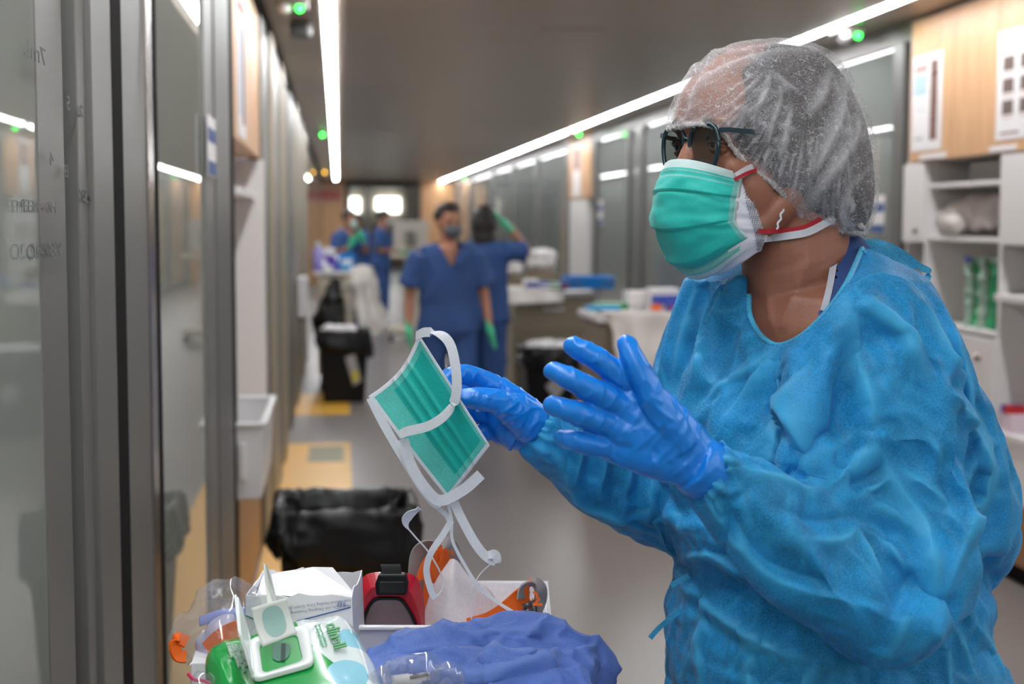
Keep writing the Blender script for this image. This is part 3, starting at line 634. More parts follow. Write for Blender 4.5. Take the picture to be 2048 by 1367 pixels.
# ---- hair and bouffant cap
outline = [(1330, 285), (1333, 245), (1340, 210), (1362, 165), (1400, 122), (1450, 96), (1520, 82), (1590, 86), (1640, 100), (1682, 140), (1712, 192), (1737, 260), (1750, 330), (1754, 400), (1750, 440), (1735, 478), (1680, 480), (1610, 470), (1520, 430), (1440, 380), (1370, 330)]
OC = (1545, 275)
ang = [(math.atan2(-(y-OC[1]), x-OC[0]) % (2*math.pi), math.hypot(x-OC[0], y-OC[1])*1.6/F) for x, y in outline]; ang.sort()
def rad(t):
    t %= 2*math.pi; n = len(ang)
    for i in range(n):
        a, ra = ang[i]; b, rb = ang[(i+1) % n]; bb = b if b > a else b+2*math.pi; tt = t if t >= a else t+2*math.pi
        if a <= tt <= bb: return ra+(rb-ra)*(tt-a)/(bb-a)
    return .1
def capblob(k, dep, zs=0):
    mb = MB(); c = P(OC[0], OC[1], 1.6); rings = []; n = 72; m = 30
    for i in range(1, m):
        ph = math.pi*(i/m-.5); ring = []
        for j in range(n):
            t = 2*math.pi*j/n; r = sum(rad(t+d) for d in (-.12, -.06, 0, .06, .12))/5*k
            # far side sits further left, near side further right (the head is turned)
            ring.append(c + rt*(r*math.cos(t)*math.cos(ph)) + up*(r*math.sin(t)*math.cos(ph)) - fw*(dep*math.sin(ph)) )
        rings.append(ring)
    return mb.loft(rings)
mirror_h = lambda p: p - hl*(2*(p-OH).dot(hl))
CAPPOLY = [(1200, 275), (1328, 266), (1345, 254), (1400, 252), (1440, 266), (1464, 300), (1492, 334), (1532, 364), (1572, 402), (1600, 440), (1625, 462), (1680, 470), (1741, 482), (1741, 700), (1200, 700)]
hs = Sculpt(fuse(capblob(.955, .091), .005, 4)); HP = [(1200, 100), (1395, 50), (1412, 120), (1432, 170), (1440, 215), (1456, 262), (1480, 310), (1540, 360), (1580, 400), (1608, 436), (1640, 456), (1690, 458), (1741, 472), (1741, 700), (1200, 700)]
obj('hair', hs.done(cut=HP), HAIR, person, smooth=True)
CAPM = nonwoven('cap_nonwoven', (238, 236, 240), .09, .30, .35, 1100, .7, (240, 240, 244), gs=.12, foldop=.62, fib=.62, fibs=85)
cs = Sculpt(fuse(capblob(1.0, .098), .0017, 8)); cs.noise(14, .004, 2); cs.refresh(); S = cs.stroke; rnd = random.Random(3)
hem = curve2([(1335, 262), (1400, 252), (1440, 266), (1470, 306), (1500, 338), (1545, 372), (1585, 415), (1620, 455), (1680, 466), (1735, 470)], 8)
crown = (1640, 60)
for i in range(74):
    h = hem[min(int(i*len(hem)/74), len(hem)-1)]; L_ = rnd.uniform(.12, .55); j = rnd.uniform(-45, 45)
    ex, ey = h[0]+(crown[0]+j-h[0])*L_, h[1]+(crown[1]+j-h[1])*L_
    ex = min(ex, 1728); mxx, my = (h[0]+ex)/2+rnd.uniform(-8, 8), (h[1]+ey)/2+rnd.uniform(-4, 8)
    S([h, (mxx, my), (ex, ey)], rnd.uniform(.0010, .0030), rnd.uniform(.0014, .0036)*(1 if rnd.random() < .75 else -1), mirror=mirror_h, fold=rnd.uniform(.4, 1.0))
for pts, w_, a_, f_ in [([(1405,112),(1500,100),(1600,95),(1660,118)], .006, .003, .5), ([(1380,200),(1440,140),(1540,110),(1640,104)], .006, .004, .7), ([(1542,144),(1530,190),(1512,235),(1505,300)], .003, .004, .8), ([(1542,142),(1570,165),(1605,190)], .004, .003, .5),
        ([(1450,208),(1480,218),(1505,226)], .003, .003, .8), ([(1548,240),(1580,255),(1605,262)], .003, .003, .6), ([(1560,160),(1562,200),(1548,240),(1520,300)], .003, .004, .6), ([(1660,140),(1640,200),(1610,230)], .006, .004, .7),
        ([(1690,150),(1680,230),(1650,300),(1590,400)], .007, .006, .8), ([(1715,230),(1700,290),(1640,370),(1600,430)], .008, .006, .8), ([(1740,280),(1680,265),(1650,270)], .010, .003, .5), ([(1745,330),(1700,380),(1690,440),(1740,465)], .005, .003, .6),
        ([(1400,110),(1370,180),(1352,240)], .005, .003, .5), ([(1430,105),(1400,170),(1385,240)], .004, .003, .5), ([(1690,395),(1703,405),(1705,418),(1695,415)], .005, .003, 1.0), ([(1620,100),(1590,160),(1560,240),(1545,300),(1540,350)], .005, -.004, .2),
        ([(1652,120),(1680,200),(1700,260),(1712,340)], .005, .004, .5), ([(1480,230),(1530,250),(1560,300),(1600,330)], .003, .003, .4), ([(1452,165),(1500,180),(1555,185),(1620,170)], .003, .002, .3)]:
    S(pts, w_, a_, w_*1.6, mirror=mirror_h, fold=f_)
for i in range(46):
    x, y = rnd.uniform(1400, 1720), rnd.uniform(120, 440)
    if inpoly(x, y, CAPPOLY): continue
    a = rnd.uniform(0, 3.14); l_ = rnd.uniform(18, 60)
    S([(x, y), (x+l_*.5*math.cos(a), y+l_*.5*math.sin(a)+3), (x+l_*math.cos(a), y+l_*math.sin(a))], rnd.uniform(.0012, .0024), rnd.uniform(.001, .0022), mirror=mirror_h, fold=rnd.uniform(.15, .5))
cs.refresh(); cs.ridge_noise(30, .0015, 5); cs.refresh()
cap = obj('bouffant_cap', cs.done(cut=CAPPOLY), CAPM, person, smooth=True)
hp = [cs.hit(x, y-4)-fw*.001 for x, y in hem]; hp2 = []
for i, p in enumerate(curve(hp, 8)): hp2.append(p+Vector((math.sin(i*1.9)*.0008, math.cos(i*2.3)*.0008, math.sin(i*1.3)*.0014)))
obj('elastic_hem', MB().tube(hp2, [.0024+.0009*math.sin(i*2.1) for i in range(len(hp2))], 8), nonwoven('hem_nonwoven', (215, 210, 208), .85, .95, .2, 900, .8), cap, smooth=True)

# ---- glasses
gl = bpy.data.objects.new('glasses', None); COL.objects.link(gl); gl.parent = person; gl.location = Vector(H(.088, 0, 0))-Vector(person.location)
FR = mat('teal_acetate', (8, 46, 58), rough=.2, coat=.5); LENS = glass_mat('spectacle_lens', (40, 42, 48), .82, 1.5)
for s in (1, -1):
    wr = math.radians(5)*s; cen = H(.087, s*.0285, -.007)
    ax_l = hl*math.cos(wr)*1 - hf*math.sin(wr); ax_f = hf*math.cos(wr)+hl*math.sin(wr)
    pts = []
    for k in range(40):
        t = 2*math.pi*k/40; c_, s_ = math.cos(t), math.sin(t); q = 3.0
        x = abs(c_)**(2/q)*math.copysign(1, c_)*.0238; z = abs(s_)**(2/q)*math.copysign(1, s_)*.0252
        if z < 0: x *= 1-.22*(z/-.0252)
        pts.append(cen+ax_l*x+UPZ*z)
    lens = MB(); lens.loft([[p+ax_f*.0005 for p in pts], [p-ax_f*.0005 for p in pts]]); obj('lens', lens, LENS, gl)
    ring = pts+[pts[0], pts[1]]; obj('rim', MB().tube(ring, .0026, 8), FR, gl, smooth=True)
    obj('temple', MB().ribbon([H(.084, s*.052, .011), H(.081, s*.063, .011), H(.060, s*.074, .009), H(.03, s*.078, .008), H(-.01, s*.080, .004)], .005, UPZ, .0011), FR if s else FR, gl)
obj('bridge', MB().tube(curve([H(.088, -.0065, .002), H(.093, 0, .005), H(.088, .0065, .002)], 5), .0017, 8), FR, gl, smooth=True)

# ---- masks on the face (white respirator below, teal surgical mask over it)
def interp(tab, t):
    for i in range(len(tab)-1):
        if t <= tab[i+1][0]:
            a, b = tab[i], tab[i+1]; q = (t-a[0])/(b[0]-a[0]); q = q*q*(3-2*q)*.35+q*.65; return [a[k]+(b[k]-a[k])*q for k in range(1, len(a))]
    return tab[-1][1:]
CEN = [(0, .103, -.018), (.3, .121, -.054), (.6, .119, -.098), (.85, .101, -.132), (1, .076, -.150)]
SID = [(0, .056, .058, -.034), (.3, .064, .062, -.062), (.6, .068, .062, -.086), (.85, .052, .062, -.102), (1, .034, .060, -.108)]
def mask_pt(s_, t, cen=CEN, sid=SID, off=0, pleat=.0022):
    fc, uc = interp(cen, t); fe, le, ue = interp(sid, t); a = abs(s_)*math.pi/2
    f = fe+(fc-fe)*max(math.cos(a), 0)**.85; l = le*math.sin(a)**.95*(1 if s_ > 0 else -1) if s_ else 0
    wgt = (1-math.cos(a)**1.4) if a < math.pi/2 else 1; u = uc+(ue-uc)*wgt
    q = t*3.2+.15; saw = (q % 1); f2 = off-(pleat*(1-saw)**2*2 if .12 < t < .93 else 0)*(1-abs(s_)**4)
    cr = noise.noise(Vector((s_*2.2, t*7, 4)))*.0035*(1-s_*s_*.5)+noise.noise(Vector((s_*5, t*14, 9)))*.0014
    d = (hf*math.cos(a*.8)+hl*math.sin(a*.8)*(1 if s_ > 0 else -1))
    return H(f, l, u)+d*(f2+cr)
TEAL = nonwoven('mask_teal', (40, 196, 184), .95, .98, .10, 1000, .6, gs=.10); MWHITE = nonwoven('mask_white', (205, 226, 226), .93, .97, .15, 1000, .6, gs=.06); MPALE = nonwoven('mask_weld', (124, 200, 192), .93, .97, .12, 1000, .6, gs=.15)
nS, nT = 64, 72; v = [mask_pt(-1+2*i/nS, j/nT) for j in range(nT+1) for i in range(nS+1)]; fs = [(j*(nS+1)+i, j*(nS+1)+i+1, (j+1)*(nS+1)+i+1, (j+1)*(nS+1)+i) for j in range(nT) for i in range(nS)]
fm = obj('face_mask', MB().add(v, fs), [TEAL, MWHITE, MPALE], person, smooth=True)
for p in fm.data.polygons:
    j, i = divmod(p.index, nS); t = (j+.5)/nT; e = abs(-1+2*(i+.5)/nS)
    p.material_index = 1 if t < .085 or e > .965 or t > .965 else 2 if (t < .155 and j % 3 == 1) or e > .90 or t > .90 else 0
so = fm.modifiers.new('s', 'SOLIDIFY'); so.thickness = .0012
SIDR = [(0, .050, .060, -.040), (.3, .044, .066, -.070), (.6, .034, .067, -.092), (.85, .030, .064, -.108), (1, .030, .058, -.118)]
CENR = [(0, .098, -.022), (.3, .113, -.054), (.6, .110, -.098), (.85, .090, -.130), (1, .060, -.146)]
v = [mask_pt(-1+2*i/40, j/40, CENR, SIDR, -.002, 0) for j in range(41) for i in range(41)]; fs = [(j*41+i, j*41+i+1, (j+1)*41+i+1, (j+1)*41+i) for j in range(40) for i in range(40)]
rm = obj('respirator', MB().add(v, fs), mat('respirator_white', (222, 224, 234), rough=.7, bump=.2, bscale=300), person, smooth=True)
so = rm.modifiers.new('s', 'SOLIDIFY'); so.thickness = .0014
dots = MB()
for j in range(34):
    for r_ in range(4):
        t = .10+j*.0262; s_ = .985-r_*.022+(.01 if j % 2 else 0)
        a = mask_pt(s_, t, CENR, SIDR, -.0007, 0); b = mask_pt(s_-.012, t, CENR, SIDR, -.0007, 0); c = mask_pt(s_, t+.012, CENR, SIDR, -.0007, 0)
        dots.ball(a, .0008, 6, 4)
obj('weld_dots', dots, mat('dot_grey', (140, 140, 150), rough=.7), rm)
STRAP = nonwoven('strap_white', (222, 226, 232), .9, .96, .15, 1000, .7, gs=.08); RED = mat('red_elastic', (170, 14, 34), rough=.6)
def strap(name, pts, wd, m, lift=.002):
    c = []
    for x, y in curve2(pts, 5):
        d = ray(x, y).normalized(); h = sb.bvh.ray_cast(CAM, d); q = h[0] if h[0] is not None else c[-1]; c.append(q-fw*lift)
    obj(name, MB().ribbon(c, wd, UPZ, .0008), m, person)
strap('mask_tie', [(1472, 354), (1488, 344), (1505, 336)], .009, STRAP); strap('red_strap', [(1468, 360), (1490, 348), (1512, 340)], .0035, RED, .004)
strap('mask_tie', [(1500, 479), (1540, 476), (1580, 471), (1612, 465), (1640, 452), (1668, 436)], .008, STRAP, .004); strap('red_strap', [(1486, 463), (1530, 463), (1580, 460), (1612, 453), (1640, 438)], .005, RED, .003)
c = curve([P(1566, 418, 1.52), P(1560, 438, 1.52), P(1553, 458, 1.52)], 8); obj('thread', MB().tube([p+Vector((math.sin(i)*.001, 0, 0)) for i, p in enumerate(c)], .0012, 6), STRAP, person)

# ---- gloves (each hand with five separate fingers)
GLOVE = mat('blue_nitrile', (18, 128, 226), rough=.33, bump=.5, bscale=45); GLOVE.node_tree.nodes['Principled BSDF'].inputs['Subsurface Weight'].default_value = .05
def hand(wrist, palm, fingers, vox=.0016):
    """wrist: list of (px,py,D,r); palm: knuckle targets; fingers: joint chains (px,py,D,r)"""
    mb = MB(); px_tube(mb, wrist, 20)
    w0 = wrist[-1]
    for f in fingers: 
        px_tube(mb, f, 14, fine=4)
        mb.ball(P(*f[-1][:3]), f[-1][3], 14, 10)
    for f in palm: px_tube(mb, f, 16, flat=.8)
    return mb
# near hand: back of the hand to the camera, thumb up
W = (1385, 925, 1.345)
kn = [(1262, 768, 1.335), (1236, 808, 1.33), (1222, 850, 1.33), (1222, 893, 1.337)]
palm = [[(W[0], W[1], W[2], .024), ((W[0]*.5+k[0]*.5)+4, W[1]*.5+k[1]*.5, 1.337, .0215), (k[0], k[1], k[2], .0145)] for k in kn]
palm += [[(1390, 915, 1.345, .024), (1350, 860, 1.34, .022), (1300, 800, 1.338, .018)], [(1300, 800, 1.337, .018), (1262, 790, 1.335, .016), (1236, 880, 1.335, .017)], [(1350, 900, 1.34, .027), (1300, 860, 1.337, .025), (1262, 845, 1.335, .019)]]
fing = [[(1262, 768, 1.335, .0125), (1218, 735, 1.325, .0118), (1178, 708, 1.32, .0108), (1145, 692, 1.325, .0092)],
        [(1236, 808, 1.33, .0128), (1180, 778, 1.315, .0118), (1138, 756, 1.31, .0108), (1108, 742, 1.315, .0092)],
        [(1222, 850, 1.33, .0122), (1168, 832, 1.315, .0115), (1132, 818, 1.31, .0104), (1104, 810, 1.315, .009)],
        [(1222, 893, 1.337, .0112), (1180, 888, 1.325, .0104), (1150, 880, 1.32, .0095), (1126, 876, 1.325, .0082)],
        [(1365, 890, 1.335, .0175), (1326, 830, 1.325, .0155), (1292, 770, 1.32, .0125), (1268, 722, 1.32, .0115), (1254, 690, 1.325, .0095)]]
hm = Sculpt(fuse(hand([(1440, 960, 1.36, .027), (1410, 940, 1.35, .029), (1385, 925, 1.345, .028)], palm, fing), .0016, 5, .5))
for (a, b) in [((1330, 960), (1400, 900)), ((1345, 975), (1420, 915)), ((1300, 930), (1370, 860)), ((1262, 905), (1330, 840)), ((1245, 870), (1290, 800)), ((1360, 980), (1435, 930)), ((1290, 945), (1330, 900)), ((1310, 815), (1345, 840)), ((1300, 790), (1325, 805)), ((1180, 725), (1200, 712)), ((1150, 775), (1160, 755)), ((1225, 775), (1240, 745)), ((1195, 800), (1205, 775)), ((1190, 855), (1196, 830))]:
    hm.stroke([a, ((a[0]+b[0])/2+4, (a[1]+b[1])/2+3), b], .0022, .0013)
hm.refresh(); hm.ridge_noise(50, .0012, 4, (1.3, 1, .8)); obj('glove', hm.done(), GLOVE, person, smooth=True)
# far hand: pinching the upper edge of the loose mask
kn = [(988, 772, 1.635), (978, 796, 1.648), (978, 826, 1.656), (990, 860, 1.66)]
W = (1078, 862, 1.635)
palm = [[(W[0], W[1], W[2], .027), ((W[0]+k[0])/2, (W[1]+k[1])/2, (W[2]+k[2])/2, .023), (k[0], k[1], k[2], .015)] for k in kn]
palm += [[(1070, 850, 1.62, .024), (1030, 822, 1.605, .020), (995, 805, 1.60, .014)], [(1050, 858, 1.635, .030), (1015, 835, 1.64, .026), (990, 830, 1.65, .018)]]
fing = [[(990, 772, 1.632, .0125), (945, 752, 1.618, .0120), (908, 750, 1.598, .0110), (892, 766, 1.588, .0100), (895, 784, 1.582, .0088)],
        [(1035, 832, 1.605, .0165), (1000, 806, 1.588, .0145), (958, 796, 1.580, .0125), (922, 795, 1.577, .0105)],
        [(980, 798, 1.650, .0125), (935, 782, 1.645, .0118), (915, 800, 1.625, .0108), (928, 822, 1.615, .0092)],
        [(980, 828, 1.656, .0120), (940, 826, 1.655, .0112), (925, 848, 1.635, .0102), (940, 864, 1.625, .009)],
        [(992, 860, 1.658, .0110), (958, 868, 1.658, .0102), (946, 886, 1.645, .0092), (960, 895, 1.635, .008)]]
hm = Sculpt(fuse(hand([(1130, 890, 1.655, .030), (1100, 875, 1.645, .030), (W[0], W[1], W[2], .030)], palm, fing), .0016, 4, .5))
for a, b, c_ in [((965, 800), (985, 790), (1000, 780)), ((990, 830), (1020, 815), (1050, 790)), ((1000, 845), (1030, 835), (1065, 815)), ((1010, 800), (1040, 790), (1060, 800)), ((975, 770), (1000, 775), (1015, 790)), ((1040, 885), (1060, 860), (1080, 830)), ((1025, 880), (1040, 855), (1050, 830)), ((945, 765), (948, 752), (955, 742)), ((950, 808), (955, 796), (958, 784)), ((970, 812), (975, 798), (980, 788)), ((990, 870), (1020, 860), (1040, 850)), ((985, 760), (1020, 780), (1060, 820))]:
    hm.stroke([a, b, c_], .0022, .0014)
hm.refresh(); hm.ridge_noise(50, .0012, 8, (1, 1, 1)); obj('glove', hm.done(), GLOVE, person, smooth=True)

# ================================================================ the loose mask held in the air
MD = 1.565
mk = thing('surgical_mask', 'loose teal pleated surgical mask with white ties held in gloved fingers', 'face mask', P(860, 830, MD))
# corners: top, left, right, bottom
cA, cB, cC, cD = (838, 668), (737, 792), (980, 890), (897, 998)
def mk_pt(a, b, off=0):
    """a along the long side 0..1, b across the short side 0..1"""
    x = (cA[0]*(1-b)+cB[0]*b)*(1-a)+(cC[0]*(1-b)+cD[0]*b)*a; y = (cA[1]*(1-b)+cB[1]*b)*(1-a)+(cC[1]*(1-b)+cD[1]*b)*a
    bow = math.sin(math.pi*b); x += bow*(1-a)*12; y += bow*(1-a)*10; x -= 2*math.sin(math.pi*a)*b; 
    d = MD-.010*math.sin(math.pi*a)+.012*b-.02*(a-.5)*1.0
    saw = 0
    for k in (.36, .50, .64): saw += .0035*math.exp(-((b-k)/.035)**2) if b < k else .0035*math.exp(-((b-k)/.008)**2)
    d += -saw*math.sin(math.pi*min(max(a, .02), .98))**.3
    return P(x, y, d+off)
nA, nB = 60, 60; v = [mk_pt(i/nA, j/nB) for j in range(nB+1) for i in range(nA+1)]; fs = [(j*(nA+1)+i, j*(nA+1)+i+1, (j+1)*(nA+1)+i+1, (j+1)*(nA+1)+i) for j in range(nB) for i in range(nA)]
T2 = nonwoven('loose_teal', (30, 196, 184), .90, .96, .35, 900, .55, gs=.12); T3 = nonwoven('loose_teal_light', (104, 214, 204), .88, .95, .35, 900, .55, gs=.18)
sheet = obj('mask_body', MB().add(v, fs), [T2, STRAP, T3], mk, smooth=True)
for p in sheet.data.polygons:
    j, i = divmod(p.index, nA); a, b = (i+.5)/nA, (j+.5)/nB
    p.material_index = 1 if (a < .035 or a > .965 or b < .04 or b > .95) else 2 if (a < .09 or a > .91 or b > .70 or b < .08) else 0
so = sheet.modifiers.new('s', 'SOLIDIFY'); so.thickness = .001
def tie(pts, wd, side=UPZ, par=mk, m=STRAP, th=.0005, nm='tie'):
    c = curve([P(*p) for p in pts], 8); return obj(nm, MB().ribbon(c, wd, side, th), m, par, smooth=False)
sA = rt+up*.15
tie([(832, 672, 1.56), (850, 664, 1.545), (880, 668, 1.535), (901, 690, 1.53), (912, 740, 1.525), (912, 790, 1.525), (895, 825, 1.528), (860, 850, 1.533), (815, 862, 1.54), (800, 868, 1.545)], .0105, [up*1.0+rt*(.2) if i < 12 else (rt if i < 44 else up+rt*.4) for i in range(73)])
tie([(806, 878, 1.55), (822, 930, 1.548), (850, 975, 1.548), (880, 1000, 1.55), (925, 980, 1.545), (962, 948, 1.545)], [.012]*41, [rt+up*.5 if i < 22 else up+rt*.2 for i in range(41)])
tie([(738, 796, 1.575), (765, 850, 1.57), (800, 910, 1.568), (835, 968, 1.565), (870, 1010, 1.56), (893, 1002, 1.557)], .006, rt+up*.6)
tie([(748, 800, 1.578), (790, 880, 1.572), (830, 945, 1.568), (868, 1005, 1.565), (893, 1030, 1.562), (902, 1050, 1.56)], .0055, rt+up*.6)
tie([(908, 1004, 1.555), (925, 1040, 1.553), (950, 1085, 1.55), (972, 1112, 1.548), (992, 1122, 1.545), (990, 1108, 1.545), (975, 1110, 1.546)], .010, rt*.9+up*.4)
tie([(903, 1040, 1.556), (885, 1070, 1.553), (862, 1105, 1.55), (853, 1140, 1.55), (862, 1180, 1.55), (870, 1195, 1.55)], .007, rt)
tie([(868, 1198, 1.55), (887, 1165, 1.552), (862, 1110, 1.55), (828, 1070, 1.548), (812, 1048, 1.545), (818, 1030, 1.54), (840, 1016, 1.538)], [.0016]*28+[.0016+.0011*i for i in range(9)]+[.0115]*12, rt+up*.5)
tie([(895, 1000, 1.558), (903, 1040, 1.557), (905, 1080, 1.556), (930, 1130, 1.555), (960, 1175, 1.55), (990, 1200, 1.545), (1030, 1225, 1.54), (1062, 1238, 1.535)], .0035, rt)
tie([(980, 1128, 1.548), (955, 1155, 1.547), (943, 1200, 1.545), (945, 1250, 1.54), (962, 1290, 1.53), (985, 1325, 1.52)], .0013, rt)
tie([(1062, 1238, 1.535), (1045, 1252, 1.525), (1032, 1258, 1.52), (1028, 1290, 1.51), (1010, 1340, 1.50), (990, 1390, 1.49)], .0115, rt)
# ================================================================ foreground trolley and what lies on it
ZT = .93
def Zp(px, py, z): return onZ(px, py, z)
CLEAR = bpy.data.materials.new('clear_film'); CLEAR.use_nodes = True
nt = CLEAR.node_tree; nt.nodes.clear(); out = N(nt, 'ShaderNodeOutputMaterial'); t_ = N(nt, 'ShaderNodeBsdfTransparent'); t_.inputs[0].default_value = (.97, .98, 1, 1)
g_ = N(nt, 'ShaderNodeBsdfGlossy'); g_.inputs['Roughness'].default_value = .12; d_ = N(nt, 'ShaderNodeBsdfDiffuse'); d_.inputs[0].default_value = (.8, .82, .86, 1)
m1 = N(nt, 'ShaderNodeMixShader'); m1.inputs[0].default_value = .07; m2 = N(nt, 'ShaderNodeMixShader'); m2.inputs[0].default_value = .16
nt.links.new(t_.outputs[0], m1.inputs[1]); nt.links.new(d_.outputs[0], m1.inputs[2]); nt.links.new(m1.outputs[0], m2.inputs[1]); nt.links.new(g_.outputs[0], m2.inputs[2]); nt.links.new(m2.outputs[0], out.inputs[0])
def film(seg, cr, seed, vox=.004, parent=None, name='plastic_film', m=None, sm=3):
    me = fuse(seg, vox, sm); s = Sculpt(me); s.ridge_noise(22, cr, seed); s.refresh(); s.ridge_noise(45, cr*.6, seed+3); s.refresh(); s.noise(12, cr, seed+7)
    return obj(name, s.done(), m or CLEAR, parent, smooth=False)
# trolley
c0 = Zp(400, 1367, ZT); x0, x1 = P(385, 1300, 1.5).x, P(1100, 1300, 1.62).x; y0, y1 = P(700, 1367, 1.22).y, P(900, 1250, 1.74).y
t = thing('supply_trolley', 'white trolley with a raised rim carrying the masks, goggles and wipes', 'trolley', ((x0+x1)/2, (y0+y1)/2, 0))
obj('top', openbox(MB(), (x0, y0, ZT-.03), (x1, y1, ZT+.012), .012), WPLAST, t, bevel=.004)
for a in (x0+.03, x1-.03):
    for b in (y0+.03, y1-.03):
        obj('leg', MB().box((a-.012, b-.012, .08), (a+.012, b+.012, ZT-.03)), STEEL, t)
        obj('castor', MB().cyl((a-.012, b, .04), .04, .024, axis='X'), BLACK, t, smooth=False)
obj('shelf', MB().box((x0+.02, y0+.02, .35), (x1-.02, y1-.02, .37)), WPLAST, t)
# white tray
zr = P(900, 1250, 1.55).z; ta = P(640, 1250, 1.55); tb = P(1094, 1250, 1.55)
t = thing('plastic_tray', 'white plastic tray holding red goggles, orange strap goggles and paper', 'tray', (ta+tb)/2*Vector((1,1,0)).length if 0 else Vector(((ta.x+tb.x)/2, ta.y+.1, ZT+.014)))
ax = (tb-ta); ax.z = 0; wT = ax.length; ax.normalize(); ay = Vector((-ax.y, ax.x, 0)); MT = Matrix(((ax.x, ay.x, 0, ta.x), (ax.y, ay.y, 0, ta.y), (0, 0, 1, 0), (0, 0, 0, 1)))
mb = openbox(MB(), (0, 0, ZT+.014), (wT, .19, zr), .003, .006); mb.v = [tuple(MT @ Vector(v)) for v in mb.v]
obj('tray_body', mb, mat('tray_white', (226, 224, 236), rough=.35), t, bevel=.0015)
mb = MB(); 
for a, b in (((-.006, -.006), (wT+.006, 0)), ((-.006, .19), (wT+.006, .196)), ((-.006, 0), (0, .19)), ((wT, 0), (wT+.006, .19))): mb.box((a[0], a[1], zr-.004), (b[0], b[1], zr))
mb.v = [tuple(MT @ Vector(v)) for v in mb.v]; obj('rim', mb, WPLAST, t, bevel=.001)
def flatshape(name, pts, D, th, m, parent, bev=.0015, dz=None):
    """solid plate with a given outline, standing at camera depth D"""
    n = len(pts); f = [P(x, y, D if dz is None else D+dz(x, y)) for x, y in pts]; b = [p+fw*th for p in f]
    return obj(name, MB().add(f+b, [tuple(range(n)), tuple(range(2*n-1, n-1, -1))]+[(i, (i+1) % n, n+(i+1) % n, n+i) for i in range(n)]), m, parent, bevel=bev)
# red goggles
REDP = mat('red_gloss_plastic', (176, 12, 38), rough=.3, coat=.2)
t = thing('safety_goggles', 'red goggles with black top clip standing in the white tray', 'goggles', P(780, 1250, 1.62))
outer = [(708, 1262), (708, 1215), (714, 1180), (722, 1158), (738, 1146), (765, 1143), (800, 1143), (825, 1148), (838, 1160), (846, 1185), (850, 1215), (856, 1262)]
inner = [(836, 1262), (826, 1235), (813, 1212), (800, 1198), (780, 1196), (755, 1197), (742, 1206), (730, 1230), (722, 1262)]
o_ = curve2(outer, 4); i_ = curve2(list(reversed(inner)), 5)
nn = 40
def resamp(c, n):
    L_ = [0]; 
    for i in range(1, len(c)): L_.append(L_[-1]+math.dist(c[i], c[i-1]))
    out = []
    for k in range(n):
        s_ = L_[-1]*k/(n-1); j = max(i for i in range(len(L_)) if L_[i] <= s_+1e-9); j = min(j, len(c)-2); q = (s_-L_[j])/max(L_[j+1]-L_[j], 1e-9)
        out.append((c[j][0]+(c[j+1][0]-c[j][0])*q, c[j][1]+(c[j+1][1]-c[j][1])*q))
    return out
oo, ii = resamp(o_, nn), resamp(i_, nn); mid = [((a[0]*.45+b[0]*.55), (a[1]*.45+b[1]*.55)) for a, b in zip(oo, ii)]
rings = [[P(*p, 1.645) for p in oo], [P(*p, 1.625) for p in oo], [P(*p, 1.604) for p in mid], [P(*p, 1.612) for p in ii], [P(*p, 1.645) for p in ii]]
mb = MB(); vs = [p for r in rings for p in r]; fs = [(i*nn+j, i*nn+j+1, (i+1)*nn+j+1, (i+1)*nn+j) for i in range(4) for j in range(nn-1)]; mb.add(vs, fs)
obj('goggle_frame', mb, REDP, t, bevel=.001)
obj('gasket', MB().tube([P(*p, 1.611) for p in ii], .0022, 8), BLACK, t, smooth=True)
lensm = mat('goggle_lens', (110, 84, 78), rough=.12, spec=.9, alpha=.7)
flatshape('lens', ii, 1.625, .002, lensm, t, 0)
flatshape('clip', [(752, 1190), (750, 1168), (757, 1148), (812, 1148), (816, 1168), (812, 1190)], 1.596, .016, BLACK, t, .002)
flatshape('clip_plate', [(758, 1162), (758, 1186), (808, 1186), (808, 1162)], 1.593, .004, mat('black_gloss', (20, 20, 22), rough=.2), t, .001)
obj('strap', MB().ribbon(curve([P(784, 1150, 1.60), P(782, 1134, 1.608), P(780, 1130, 1.62), P(780, 1140, 1.64)], 6), .022, rt, .0012), mat('black_webbing', (10, 10, 10), rough=.9), t)
# paper and orange-strap goggles
ORG = mat('orange_webbing', (246, 110, 18), rough=.55, bump=.3, bscale=900); GRYB = mat('grey_strap', (158, 150, 148), rough=.6)
def papersheet(name, label, pts, rows, D0, D1):
    pass
t = thing('paper_wrap', 'crumpled white paper sheet rising to a point in the tray', 'paper', P(930, 1245, 1.62))
def patch(name, grid, m, parent, th=.0006, sub=8, cr=.0015, seed=0):
    R = [curve([P(*p) for p in row], sub) for row in grid]; nc = len(R[0]); cols = [curve([r[k] for r in R], sub) for k in range(nc)]; nr = len(cols[0])
    v = []
    for j in range(nr):
        for k in range(nc):
            p = cols[k][j]; v.append(p+fw*(noise.noise(p*25+Vector((seed, 0, 0)))*cr+abs(noise.noise(p*55))*cr))
    o = obj(name, MB().add(v, [(j*nc+k, j*nc+k+1, (j+1)*nc+k+1, (j+1)*nc+k) for j in range(nr-1) for k in range(nc-1)]), m, parent, smooth=True)
    s = o.modifiers.new('s', 'SOLIDIFY'); s.thickness = th; return o
PAP = nonwoven('paper_wrap', (242, 234, 236), .96, .99, .25, 300, .7, gs=.04)
patch('sheet', [[(900, 1118, 1.64), (908, 1117, 1.635), (916, 1122, 1.64)], [(872, 1160, 1.63), (905, 1150, 1.60), (945, 1158, 1.63)], [(852, 1210, 1.625), (905, 1205, 1.59), (985, 1185, 1.62)], [(842, 1262, 1.62), (915, 1262, 1.585), (1010, 1262, 1.60)]], PAP, t, seed=3)
